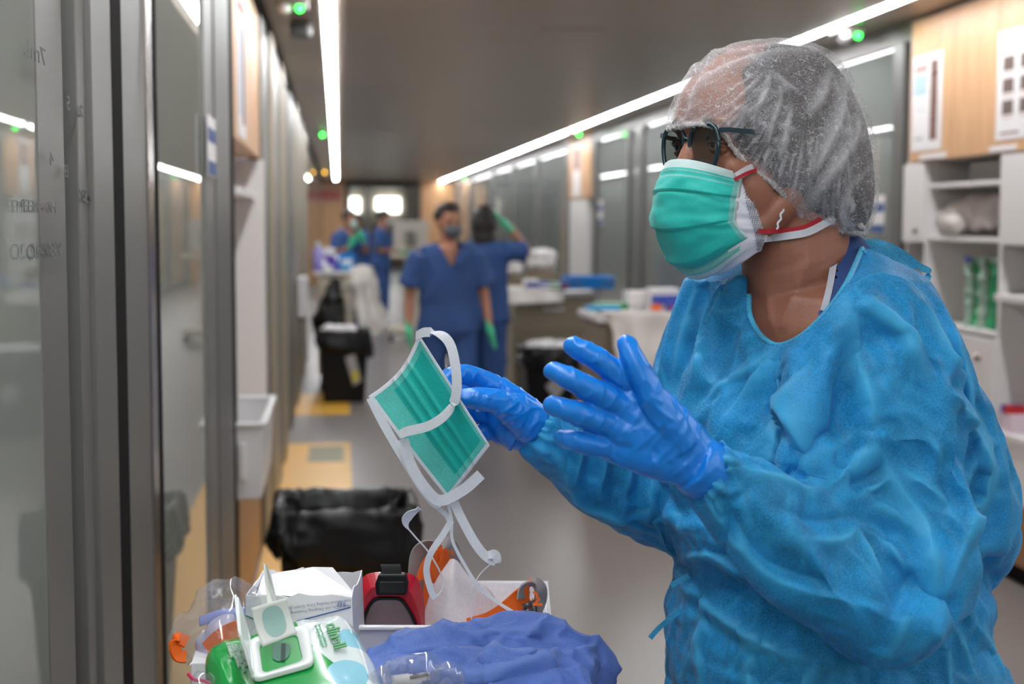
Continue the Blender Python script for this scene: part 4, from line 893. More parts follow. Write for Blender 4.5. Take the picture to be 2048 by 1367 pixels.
patch('sheet', [[(940, 1160, 1.66), (1000, 1166, 1.65), (1062, 1168, 1.66)], [(945, 1195, 1.64), (1000, 1200, 1.63), (1082, 1200, 1.65)], [(950, 1235, 1.62), (1010, 1240, 1.61), (1090, 1262, 1.63)]], PAP, t, seed=8)
patch('sheet', [[(925, 1262, 1.60), (950, 1240, 1.585), (1010, 1225, 1.59)], [(940, 1275, 1.59), (970, 1262, 1.58), (1020, 1262, 1.585)]], PAP, t, seed=12)
def bandstrip(name, pts, wd, m, par, side=None, th=.001):
    return obj(name, MB().ribbon(curve([P(*p) for p in pts], 8), wd, side or fw, th), m, par)
def txt(body, loc, xdir, ydir, size, m, parent, name='lettering', depth=.0002, align='LEFT', bold=0, sx=1):
    cu = bpy.data.curves.new(name, 'FONT'); cu.body = body; cu.size = size; cu.extrude = depth; cu.align_x = align; cu.offset = bold; o = bpy.data.objects.new(name, cu); COL.objects.link(o)
    dg = bpy.context.evaluated_depsgraph_get(); me = bpy.data.meshes.new_from_object(o.evaluated_get(dg)); bpy.data.objects.remove(o)
    x = Vector(xdir).normalized(); z = x.cross(Vector(ydir)).normalized(); y = z.cross(x)
    me.transform(Matrix.Scale(sx, 4, (1, 0, 0)))
    me.transform(Matrix(((x.x, y.x, z.x, loc[0]), (x.y, y.y, z.y, loc[1]), (x.z, y.z, z.z, loc[2]), (0, 0, 0, 1))))
    me.materials.clear(); return obj(name, me, m, parent)
t = thing('strap_goggles', 'goggles with orange strap looped upright behind the white paper', 'goggles', P(870, 1250, 1.68), group='orange strap goggles in the tray')
bandstrip('strap', [(848, 1262, 1.66), (840, 1200, 1.66), (838, 1140, 1.66), (845, 1105, 1.665), (868, 1090, 1.67), (893, 1096, 1.675), (900, 1120, 1.68), (892, 1150, 1.685)], .030, GRYB, t, rt*.75+fw*.65)
bandstrip('strap_band', [(878, 1270, 1.648), (850, 1200, 1.645), (848, 1160, 1.645), (862, 1125, 1.65), (880, 1112, 1.655), (884, 1135, 1.66), (872, 1165, 1.665)], .020, ORG, t, rt*.8+fw*.5, .0015)
bandstrip('edge', [(852, 1262, 1.64), (842, 1200, 1.64), (842, 1160, 1.64)], .006, mat('clear_grey', (120, 116, 118), rough=.2), t, rt, .002)
t1 = txt('ve', P(872, 1104, 1.652), rt*.9-up*.5, up, .022, ORG, t, bold=.0006)
t = thing('strap_goggles', 'goggles with orange strap and grey looped buckle at right end of the tray', 'goggles', P(1040, 1250, 1.64), group='orange strap goggles in the tray')
bandstrip('strap_band', [(940, 1262, 1.585), (985, 1248, 1.583), (1025, 1220, 1.585), (1052, 1190, 1.59), (1056, 1180, 1.60)], [.030]*33, ORG, t, up*1+rt*.2, .0012)
bandstrip('strap', [(1046, 1196, 1.586), (1050, 1176, 1.586), (1066, 1167, 1.59), (1080, 1180, 1.595), (1080, 1205, 1.60), (1070, 1228, 1.60)], .022, GRYB, t, rt*.6+fw*.8)
for a in ((1046, 1212, 1062, 1206), (1044, 1224, 1066, 1218), (1052, 1236, 1070, 1228), (1066, 1200, 1072, 1240)):
    obj('buckle', MB().tube([P(a[0], a[1], 1.578), P(a[2], a[3], 1.578)], .0032, 8), mat('gun_metal', (96, 92, 94), rough=.3, metal=.4), t, smooth=True)
txt('ev', P(1056, 1186, 1.574), rt*.45-up*1, rt, .020, ORG, t, bold=.0006)
# white carton, torn open
t = thing('paper_carton', 'white torn-open carton with blue printed line beside the wipes', 'box', P(600, 1300, 1.55))
def carton():
    n_ = 24; z1 = P(600, 1190, 1.49).z; a = P(492, 1200, 1.49); b = P(704, 1190, 1.49); a.z = b.z = 0; d = (b-a).normalized(); e = Vector((-d.y, d.x, 0)); W_ = (b-a).length
    pr = []; seq = [(i/10*W_, 0) for i in range(10)]+[(W_, j/6*.105) for j in range(6)]+[(W_-i/10*W_, .105) for i in range(10)]+[(0, .105-j/6*.105) for j in range(6)]
    ring = lambda z, o, rag: [a+d*(u+(o if u < W_/2 else -o))+e*(w_+(o if w_ < .05 else -o))+Vector((0, 0, z+(rag*noise.noise(Vector((u*60, w_*60, 2)))))) for u, w_ in seq]
    mb = MB(); mb.loft([ring(ZT+.013, 0, 0), ring(ZT+.07, -.002, 0), ring(z1, 0, .007), ring(z1, .0012, .007), ring(ZT+.02, .0012, 0)]); return mb, a, d, e, W_, z1
mb, a, d, e, W_, z1 = carton(); CART = mat('white_card', (232, 232, 236), rough=.6)
obj('carton_body', mb, CART, t)
obj('flap', MB().add([a+d*.0+e*.105+Vector((0,0,z1-.004)), a+d*(W_*.5)+e*.108+Vector((0,0,z1+.004)), a+d*(W_*.72)+e*.09+Vector((0,0,z1+.008)), a+d*W_+e*.03+Vector((0,0,z1-.006)), a+d*(W_*.9)+e*.02+Vector((0,0,z1-.012)), a+d*(W_*.3)+e*.03+Vector((0,0,z1-.008)), a+d*.004+e*.04+Vector((0,0,z1-.01))], [(0,1,2,3,4,5,6)]), CART, t)
obj('card_edge', MB().box((0,0,0),(0.001,.001,.001)), CART, t) if 0 else None
INK = mat('blue_ink', (44, 92, 150), rough=.6); INKG = mat('grey_ink', (130, 136, 150), rough=.6)
q = a-e*.0018
obj('blue_line', MB().ribbon([q+Vector((0,0,z1-.021)), q+d*(W_*.12)+Vector((0,0,z1-.027))], .0012, UPZ, .0003), INK, t)
obj('blue_line', MB().ribbon([q+d*(W_*.48)+Vector((0,0,z1-.027)), q+d*W_*.99+Vector((0,0,z1-.012))], .0012, UPZ, .0003), INK, t)
txt('International Holding Corp. GmbH (Europe) Hamburg', q+d*(W_*.99)+Vector((0,0,z1-.003))-e*.001, -d-UPZ*.13, -UPZ, .0042, INKG, t)
txt('Medical Co., Ltd. Designing, Processing', q+d*(W_*.99)+Vector((0,0,z1-.0085))-e*.001, -d-UPZ*.13, -UPZ, .0040, INKG, t)
txt('REF', q+d*(W_*.94)+Vector((0,0,z1-.006))-e*.001, -d-UPZ*.1, -UPZ, .006, INK, t)
# wet wipes pack
TI = math.radians(24); back = Vector((fw.x, fw.y, 0)).normalized(); PN = (UPZ*math.cos(TI)-back*math.sin(TI)).normalized(); PC = P(562, 1310, 1.40)
def onpack(px, py, h=0):
    r = ray(px, py); o_ = PC+PN*h; return CAM+r*((o_-CAM).dot(PN)/r.dot(PN))
gA, gB = onpack(497, 1284), onpack(617, 1254); u_ = (gB-gA).normalized(); v_ = u_.cross(PN)*1     # u to the right, v towards the camera
if v_.dot(fw) > 0: v_ = -v_
PKO = PC.copy()
t = thing('wet_wipes_pack', 'green and white wet wipes pack with its white lid open', 'wipes', PKO)
PKG = bpy.data.materials.new('wipes_film'); PKG.use_nodes = True; nt = PKG.node_tree; b_ = nt.nodes['Principled BSDF']; b_.inputs['Roughness'].default_value = .16; b_.inputs['Coat Weight'].default_value = .5
def pk(uu, vv, z): return PKO+u_*uu+v_*vv+PN*z
nu, nv = 64, 64; LU, LV = .082, .088; U0, V0 = .008, .022
# closed pillow: super-ellipsoid around the pack centre
vsx = []; rings = []
mu = 48
for i in range(1, mu):
    la = math.pi*(i/mu-.5); ring = []
    for j in range(72):
        lo = 2*math.pi*j/72; cl, sl = math.cos(la), math.sin(la); cx, sx = math.cos(lo), math.sin(lo)
        sg = lambda q, e_: math.copysign(abs(q)**e_, q)
        x = sg(cl, .55)*sg(cx, .4)*LU; y = sg(cl, .55)*sg(sx, .4)*LV; z = sg(sl, .5)*.036
        x *= 1+.05*noise.noise(Vector((y*30, z*30, 1))); pz = -.0365+z
        pnt = pk(U0+x, V0+y, pz); k = 1-min(1, (abs(x-0)+abs(y))*2)
        edge = max(abs(x)/LU, abs(y)/LV); am = .009*max(0, edge-.35)
        nz = abs(noise.noise(Vector((x*26, y*26, z*20))))*am+abs(noise.noise(Vector((x*60, y*60, 5))))*am*.5
        ring.append(pnt-PN*(nz*1.5)-(u_*x+v_*y)*nz*6)
    rings.append(ring)
pkme = MB().loft(rings)
po = obj('pack_film', pkme, PKG, t, smooth=True)
# printed pattern: white panel on the right, green elsewhere, pale blue discs
tcn = N(nt, 'ShaderNodeTexCoord'); 
def vdot(vec, off):
    n_ = N(nt, 'ShaderNodeVectorMath', operation='DOT_PRODUCT'); nt.links.new(tcn.outputs['Object'], n_.inputs[0]); n_.inputs[1].default_value = tuple(vec)
    a_ = N(nt, 'ShaderNodeMath', operation='ADD'); nt.links.new(n_.outputs['Value'], a_.inputs[0]); a_.inputs[1].default_value = off; return a_.outputs[0]
def mth(op, a_, b__=None):
    n_ = N(nt, 'ShaderNodeMath', operation=op)
    for k, q_ in enumerate((a_, b__)):
        if q_ is None: continue
        if isinstance(q_, (int, float)): n_.inputs[k].default_value = q_
        else: nt.links.new(q_, n_.inputs[k])
    return n_.outputs[0]
u0 = vdot(u_, 0); v0 = vdot(v_, 0)
edgef = mth('ADD', u0, mth('MULTIPLY', mth('MULTIPLY', mth('SUBTRACT', v0, -.04), mth('SUBTRACT', v0, -.04)), -4.0))
white = mth('GREATER_THAN', edgef, .028)
def disc(cu, cv, r): return mth('LESS_THAN', mth('ADD', mth('POWER', mth('ABSOLUTE', mth('SUBTRACT', u0, cu)), 2), mth('POWER', mth('ABSOLUTE', mth('SUBTRACT', v0, cv)), 2)), r*r)
def mixc(f, a_, b__):
    n_ = N(nt, 'ShaderNodeMixRGB'); nt.links.new(f, n_.inputs[0])
    for k, q_ in ((1, a_), (2, b__)):
        if isinstance(q_, tuple): n_.inputs[k].default_value = q_
        else: nt.links.new(q_, n_.inputs[k])
    return n_.outputs[0]
col = mixc(white, lin((12, 158, 66)), lin((224, 232, 232))); col = mixc(disc(.080, -.01, .018), col, lin((150, 208, 226))); col = mixc(disc(.055, .045, .020), col, lin((150, 208, 226)))
nt.links.new(col, b_.inputs['Base Color'])
# lid frame
fr_o = [onpack(*p, .001) for p in ((497, 1284), (617, 1254), (630, 1332), (506, 1366))]; fr_i = [onpack(*p, .001) for p in ((518, 1291), (594, 1269), (607, 1326), (526, 1352))]
LIDW = mat('lid_white', (232, 238, 236), rough=.25)
def rounded(q, r_=.16, k=5):
    out = []
    for i in range(4):
        p0, p1, p2 = q[i-1], q[i], q[(i+1) % 4]; a_ = p1+(p0-p1)*r_; c_ = p1+(p2-p1)*r_
        for s_ in range(k+1): s_ /= k; out.append(a_*(1-s_)**2+p1*2*s_*(1-s_)+c_*s_*s_)
    return out
ro, ri = rounded(fr_o), rounded(fr_i); hh = PN*.0055; n_ = len(ro)
rr = [ro, [p+hh*.8 for p in ro], [p*.9+q*.1+hh for p, q in zip(ro, ri)], [p+hh*.7 for p in ri], [p for p in ri]]
mb = MB(); mb.add([p for r in rr for p in r], [(i*n_+j, i*n_+(j+1) % n_, (i+1)*n_+(j+1) % n_, (i+1)*n_+j) for i in range(4) for j in range(n_)]); fo = obj('lid_frame', mb, LIDW, t, smooth=True)
obj('label_panel', MB().loft([[p+PN*.0005 for p in ri], [p+PN*.0012 for p in ri]]), mat('label_green', (10, 150, 62), rough=.3), t)
sl = curve([onpack(*p, .003) for p in ((545, 1300), (545, 1289), (562, 1284), (578, 1288), (581, 1300), (576, 1313), (560, 1322), (546, 1316), (545, 1300))], 4)
obj('dispenser_slot', MB().loft([sl, [p+PN*.0004 for p in sl]]), mat('sage_slot', (62, 118, 98), rough=.5), t)
obj('dispenser_slit', MB().ribbon([onpack(567, 1286, .0038), onpack(566, 1320, .0038)], .0045, u_, .0002), mat('slit_dark', (24, 62, 48), rough=.6), t)
# open lid standing on the left edge
h0, h1 = fr_o[0]+PN*.003, fr_o[3]+PN*.003; tilt = UPZ*.052-u_*.014
lid = rounded([h0, h0+tilt, h1+tilt*.98, h1], .12); obj('lid', MB().loft([lid, [p+u_*.0022 for p in lid]]), LIDW, t, bevel=.0006)
lr = rounded([h0+tilt*.1+u_*.0022, h0+tilt*.95+u_*.0022+v_*.003, h1+tilt*.93+u_*.0022-v_*.003, h1+tilt*.1+u_*.0022], .12)
obj('lid_rim', MB().tube(lr+[lr[0]], .0013, 6), LIDW, t, smooth=True)
pa, pb = onpack(651, 1248, .001), onpack(670, 1298, .001); 
GINK = mat('green_ink', (0, 140, 60), rough=.4)
txt('clinell', pa, (pb-pa), u_, .0175, GINK, t, depth=.0006, bold=.0005)
pa2 = onpack(636, 1248, .001); txt('innovative solutions', pa2, (pb-pa), u_,   .0042, mat('pale_green_ink', (110, 190, 150), rough=.4), t, depth=.0004); txt('professional support', onpack(629, 1250, .001), (pb-pa), u_,   .0042, mat('pale_green_ink', (110, 190, 150), rough=.4), t, depth=.0004)
WINK = mat('white_ink', (210, 235, 220), rough=.4)
for k in range(5):
    s_ = onpack(452+k*8, 1286+k*1.5, -.002); txt(['UNIVERSAL', 'WIPES CLEANING', 'AND DISINFECTION', 'WET WIPES 200', 'KILLS 99.99%'][k], s_, v_, u_, .0046, WINK, t, depth=.001)
# peel-back seal (sticker) and a loose folded strip
t = thing('peel_seal', 'white square seal with sage oval peeled up from the green pack', 'sticker', P(560, 1285, 1.39))
sq = [P(502, 1215, 1.385), P(573, 1195, 1.40), P(594, 1266, 1.40), P(525, 1293, 1.385)]; nrm = (sq[1]-sq[0]).cross(sq[3]-sq[0]).normalized()
if nrm.dot(fw) > 0: nrm = -nrm
def sqp(a_, b_): return (sq[0]*(1-b_)+sq[3]*b_)*(1-a_)+(sq[1]*(1-b_)+sq[2]*b_)*a_-nrm*(.004*math.sin(math.pi*b_))
SEALW = mat('seal_white', (228, 232, 226), rough=.5); 
mb = MB(); v = [sqp(i/12, j/12) for j in range(13) for i in range(13)]; mb.add(v, [(j*13+i, j*13+i+1, (j+1)*13+i+1, (j+1)*13+i) for j in range(12) for i in range(12)]); so_ = obj('seal_sheet', mb, SEALW, t, smooth=True); s = so_.modifiers.new('s', 'SOLIDIFY'); s.thickness = .0006
ov = []; ov2 = []
rings = []
for rr_ in (.02, .3, .6, .85, 1):
    ring = []
    for k in range(36):
        a_ = 2*math.pi*k/36; x = math.cos(a_); y = math.sin(a_); x = math.copysign(abs(x)**.8, x)*.30*rr_+.52; y = math.copysign(abs(y)**.7, y)*.40*rr_+.49; ring.append(sqp(x, y)+nrm*.0012)
    rings.append(ring)
obj('oval_print', MB().loft(rings, True, False), mat('sage_print', (160, 196, 190), rough=.5), t)
t = thing('folded_strip', 'thin white strip folded to a point standing behind the peeled seal', 'paper', P(540, 1205, 1.42))
obj('strip', MB().add([P(527, 1125, 1.42), P(533, 1128, 1.42), P(541, 1145, 1.425), P(553, 1200, 1.43), P(545, 1205, 1.425), P(534, 1150, 1.425)], [(0,1,2,3,4,5)]), SEALW, t)
obj('strip', MB().add([P(527, 1125, 1.42), P(531, 1127, 1.42), P(541, 1180, 1.41), P(548, 1210, 1.405), P(536, 1210, 1.405), P(530, 1160, 1.415)], [(0,1,2,3,4,5)]), SEALW, t)
for o_x in list(t.children):
    q_ = o_x.modifiers.new('s', 'SOLIDIFY'); q_.thickness = .0008
# goggles wrapped in plastic on the left
t = thing('wrapped_goggles', 'goggles with orange strap inside clear crinkled plastic left of the wipes', 'goggles', P(420, 1300, 1.50))
mb = MB(); px_tube(mb, [(392, 1228, 1.50, .008), (430, 1216, 1.49, .026), (470, 1214, 1.49, .028), (500, 1225, 1.5, .02)], 18); px_tube(mb, [(384, 1232, 1.5, .014), (378, 1262, 1.5, .018), (385, 1300, 1.5, .016), (400, 1315, 1.5, .012)], 16)
px_tube(mb, [(400, 1260, 1.50, .03), (450, 1265, 1.49, .036), (490, 1270, 1.49, .03)], 18); mb.ball(P(430, 1265, 1.5), .036)
film(mb, .004, 3, parent=t, name='plastic_wrap')
obj('lens', MB().tube(curve([P(400, 1242, 1.515), P(440, 1228, 1.51), P(490, 1222, 1.51)], 6), .006, 10, flat=.4), mat('lilac_plastic', (150, 160, 220), rough=.2), t, smooth=True)
mb = MB(); px_tube(mb, [(402, 1270, 1.505, .008), (420, 1290, 1.50, .018), (450, 1275, 1.50, .024), (480, 1262, 1.50, .022)], 14); obj('goggle_body', fuse(mb, .004, 4), mat('lilac_shell', (196, 190, 216), rough=.3), t, smooth=True)
bandstrip('strap', [(420, 1305, 1.478), (440, 1285, 1.474), (462, 1270, 1.474), (480, 1262, 1.48)], .026, ORG, t, up)
bandstrip('strap', [(374, 1284, 1.48), (356, 1276, 1.478), (349, 1290, 1.475), (356, 1310, 1.475), (372, 1313, 1.478)], .012, ORG, t, up*.6+rt*.3+fw*.5, .002)
# small carton corner and pink bag
t = thing('tissue_box', 'small white carton corner under the wrapped goggles', 'box', P(400, 1340, 1.47))
c_ = P(402, 1313, 1.47); obj('carton', MB().box((c_.x-.008, c_.y-.02, ZT+.013), (c_.x+.06, c_.y+.10, c_.z)), CART, t, bevel=.001)
t = thing('pink_bag', 'clear and pink plastic bag at the bottom left corner of the trolley', 'bag', P(400, 1380, 1.40))
mb = MB(); px_tube(mb, [(382, 1372, 1.40, .010), (400, 1372, 1.40, .016), (425, 1375, 1.40, .014), (440, 1400, 1.40, .02)], 14); film(mb, .004, 6, .003, t, 'bag_film')
bandstrip('pink_edge', [(376, 1346, 1.395), (388, 1358, 1.392), (405, 1360, 1.392), (420, 1366, 1.392)], .003, mat('pink_print', (220, 60, 110), rough=.5), t, up)
# folded blue gown
t = None
mb = MB(); px_tube(mb, [(740, 1365, 1.47, .012), (780, 1338, 1.47, .026), (840, 1322, 1.48, .032), (920, 1318, 1.49, .036), (1000, 1330, 1.49, .036), (1080, 1335, 1.49, .036), (1150, 1340, 1.48, .030), (1185, 1350, 1.48, .018)], 22)
px_tube(mb, [(900, 1310, 1.50, .020), (960, 1280, 1.50, .022), (1040, 1278, 1.50, .026), (1120, 1300, 1.50, .026), (1178, 1310, 1.50, .016), (1192, 1340, 1.50, .02), (1185, 1390, 1.49, .02)], 22)
px_tube(mb, [(740, 1390, 1.44, .03), (900, 1380, 1.43, .04), (1050, 1390, 1.43, .045), (1170, 1395, 1.44, .03)], 22)
bg = Sculpt(fuse(mb, .0028, 5)); S = bg.stroke
S([(745,1345),(800,1335),(860,1345),(960,1350),(1050,1330),(1120,1310),(1175,1298)], .004, .007, .008); S([(760,1360),(860,1362),(960,1362),(1060,1345),(1150,1330)], .004, -.007)
S([(920,1290),(980,1268),(1040,1262),(1090,1270)], .005, .005); S([(940,1300),(960,1330),(985,1340)], .004, -.005); S([(1020,1265),(990,1290),(970,1320)], .004, .004)
S([(1060,1268),(1110,1290),(1170,1292)], .004, -.005); S([(1150,1290),(1180,1298),(1188,1285)], .003, .005); S([(1165,1300),(1180,1330),(1190,1360)], .004, .005); S([(1150,1320),(1165,1350),(1170,1367)], .004, -.004)
S([(800,1310),(860,1295),(920,1300)], .004, .003); S([(830,1300),(870,1320),(930,1330)], .005, -.003); S([(1000,1300),(1050,1310),(1100,1300)], .004, .003)
bg.refresh(); bg.ridge_noise(16, .006, 2, (1, 1, 1.6)); bg.refresh(); bg.ridge_noise(34, .003, 8); bg.refresh()
BG = nonwoven('blue_sms_cloth', (84, 114, 188), .97, .99, .12, 700, .6, (100, 130, 200), gs=.16)
tag(obj('folded_gown', bg.done(), BG, smooth=True), 'crumpled periwinkle blue cloth bundle lying in front of the white tray', 'folded gown')
tag(obj('cyan_sheet', MB().loft([[P(975, 1380, 1.38), P(1060, 1352, 1.41), P(1135, 1346, 1.42), P(1190, 1390, 1.39)], [P(975, 1386, 1.38), P(1060, 1358, 1.41), P(1135, 1352, 1.42), P(1190, 1396, 1.39)], [P(975, 1430, 1.33), P(1060, 1430, 1.33), P(1135, 1430, 1.33), P(1190, 1430, 1.34)]]), CYAN), 'bright cyan sheet edge at the bottom in front of the blue bundle', 'cloth')
# sterile packets
for k, (pp, lab) in enumerate([([(770, 1362, 1.40, .014), (800, 1350, 1.40, .018), (850, 1344, 1.40, .018), (885, 1352, 1.40, .014)], 'clear crinkled sterile packet lying lengthwise before the blue bundle'), ([(735, 1372, 1.39, .008), (760, 1362, 1.39, .012), (780, 1372, 1.39, .010)], 'small clear packet tucked between the wipes pack and blue bundle'), ([(870, 1372, 1.39, .012), (900, 1348, 1.39, .012), (912, 1372, 1.39, .012)], 'clear packet end standing upright at bottom centre of the trolley')]):
    t = thing('sterile_packet', lab, 'packet', P(pp[1][0], pp[1][1], pp[1][2]), group='clear sterile packets')
    mb = MB(); px_tube(mb, pp, 14, flat=.7); film(mb, .003, 11+k, .0025, t, 'packet_film', sm=2)
    if k == 0:
        obj('syringe', MB().tube([P(785, 1362, 1.40), P(860, 1352, 1.40)], .006, 10), WPLAST, t, smooth=True); obj('plunger', MB().tube([P(820, 1354, 1.392), P(858, 1347, 1.392)], .002, 8), GREY, t)
# ================================================================ bins
BAG = mat('black_bag_film', (9, 9, 10), rough=.34, bump=.5, bscale=30, spec=.35)
def bin_(x, y, w_, d_, h, label, seed, papers=False, tagc=None):
    t = thing('waste_bin', label, 'bin', (x, y, 0), 'black waste bins along the corridor')
    tp = .035
    mb = MB(); R = lambda z, o: [(x-w_/2-o, y-d_/2-o, z), (x+w_/2+o, y-d_/2-o, z), (x+w_/2+o, y+d_/2+o, z), (x-w_/2-o, y+d_/2+o, z)]
    mb.loft([R(0, -tp), R(h-.02, 0), R(h-.02, -.012), R(.02, -tp-.01)]); obj('bin_body', mb, BLACK, t, bevel=.006)
    n_ = 64; per = []
    for k in range(n_):
        a = 2*math.pi*k/n_; c_, s_ = math.cos(a), math.sin(a); c_ = math.copysign(abs(c_)**.2, c_); s_ = math.copysign(abs(s_)**.2, s_); per.append((c_*w_/2, s_*d_/2, a))
    def rg(z, o, am, sc_=3.):
        out_ = []
        for (cx, cy, a) in per:
            nz = noise.noise(Vector((math.cos(a)*sc_, math.sin(a)*sc_, z*6+seed)))*am; q = math.hypot(cx, cy); f = 1+(o+nz)/q
            out_.append((x+cx*f, y+cy*f, z+noise.noise(Vector((math.cos(a)*4, math.sin(a)*4, seed+9)))*am*1.2))
        return out_
    def rg2(z, o, am, sc_=3.): return [(px_, py_, pz_-.05*(px_-x)/w_*1.4-.03*math.sin(k_*.4+seed)*.5) for k_, (px_, py_, pz_) in enumerate(rg(z, o, am, sc_))]
    mb = MB(); mb.loft([rg2(h-.17, -.006, .012, 6), rg2(h-.14, .022, .014, 5), rg2(h-.11, .026, .012, 5), rg(h-.05, .016, .006), rg(h-.006, .008, .002), rg(h+.004, .001, .002, 8), rg(h-.004, -.012, .003, 9), rg(h-.06, -.03, .025, 9), rg(h-.14, -.035, .03, 9), rg(h-.30, -.06, .03, 9)], True, False)
    lm = mb.mesh('liner'); bm_ = bmesh.new(); bm_.from_mesh(lm); bmesh.ops.subdivide_edges(bm_, edges=bm_.edges, cuts=3, use_grid_fill=True); bm_.to_mesh(lm); bm_.free()
    s = Sculpt(lm); s.ridge_noise(9, .014, seed, (1, 1, .45)); s.refresh(); s.ridge_noise(22, .007, seed+4, (1, 1, .6)); obj('bin_liner', s.done(), BAG, t, smooth=True)
    if papers:
        mb = MB()
        for k in range(6): mb.ball((x+random.uniform(-.13, .13), y+random.uniform(-.1, .1), h-.0), (.07, .06, .035), 10, 6)
        s = Sculpt(fuse(mb, .012, 1)); s.ridge_noise(16, .02, seed); obj('crumpled_paper', s.done(), PAPER, t)
    if tagc == 'note':
        yy = y-d_/2-.012; obj('note', MB().add([(x+.01, yy, h-.21), (x+.085, yy, h-.18), (x+.14, yy, h-.40), (x+.075, yy, h-.44)], [(0,1,2,3)]).add([(x+.01, yy+.004, h-.21), (x+.085, yy+.004, h-.18), (x+.14, yy+.004, h-.40), (x+.075, yy+.004, h-.44)], [(3,2,1,0)]), mat('note_paper', (170, 166, 166), rough=.6), t)
        obj('note_print', MB().box((x+.065, yy-.003, h-.40), (x+.115, yy-.001, h-.32)), mat('note_yellow', (214, 198, 50), rough=.6), t)
    if tagc == 'diamond':
        yy = y-d_/2-.01; obj('diamond_label', MB().add([(x-.04, yy, h-.26), (x+.04, yy, h-.19), (x+.10, yy, h-.27), (x+.03, yy, h-.36)], [(0,1,2,3)]).add([(x-.04, yy+.003, h-.26), (x+.04, yy+.003, h-.19), (x+.10, yy+.003, h-.27), (x+.03, yy+.003, h-.36)], [(3,2,1,0)]), mat('note_paper', (170, 166, 166), rough=.6), t)
    return t
bin_(.018, 4.32, .40, .34, .60, 'nearest large black bin with sagging liner behind the trolley', 1)
bin_(.04, 11.6, .40, .34, .58, 'black bin with white and yellow tag below the left supply cart', 2, True, 'note')
b3 = onY(1095, 700, 9.9); bin_(b3.x, 9.9, .36, .34, .58, 'black bin with pale diamond label beside the right hand carts', 3, True, 'diamond')
# yellow floor markings with printed panel
def floormark(x0, x1, y0, y1, label, pr=True):
    t = thing('floor_marking', label, 'floor marking', ((x0+x1)/2, (y0+y1)/2, 0), 'yellow floor markings')
    obj('vinyl', MB().box((x0, y0, 0), (x1, y1, .0015)), YEL, t)
    if pr:
        xm = (x0+x1)/2; obj('printed_panel', MB().box((xm-.06, y1-.75, .0015), (x1-.035, y1-.12, .002)), mat('print_grey', (150, 140, 100), rough=.5), t)
        for k in range(4): obj('printed_line', MB().box((xm-.04, y1-.68+k*.14, .002), (x1-.06, y1-.62+k*.14, .0024)), mat('print_dark', (110, 112, 100), rough=.5), t)
floormark(XL+.0, .068, 2.6, 9.35, 'long yellow floor rectangle beside the left doors behind the near bin')
floormark(XL+.0, .08, 10.75, 12.1, 'short yellow floor rectangle under the bin by the left cart', False)
floormark(1.35, 1.85, 11.2, 13.5, 'yellow floor patch beyond the diamond labelled bin on the right', False)
t = thing('waste_box', 'yellow and grey waste box on the floor behind the right hand bin', 'container', (1.50, 11.6, 0))
obj('box_body', MB().box((1.38, 11.4, 0), (1.66, 11.8, .28)), mat('pale_grey', (170, 168, 160), rough=.5), t, bevel=.01); obj('box_lid', MB().box((1.36, 11.38, .28), (1.68, 11.82, .40)), mat('lid_yellow', (220, 176, 60), rough=.4), t, bevel=.01)

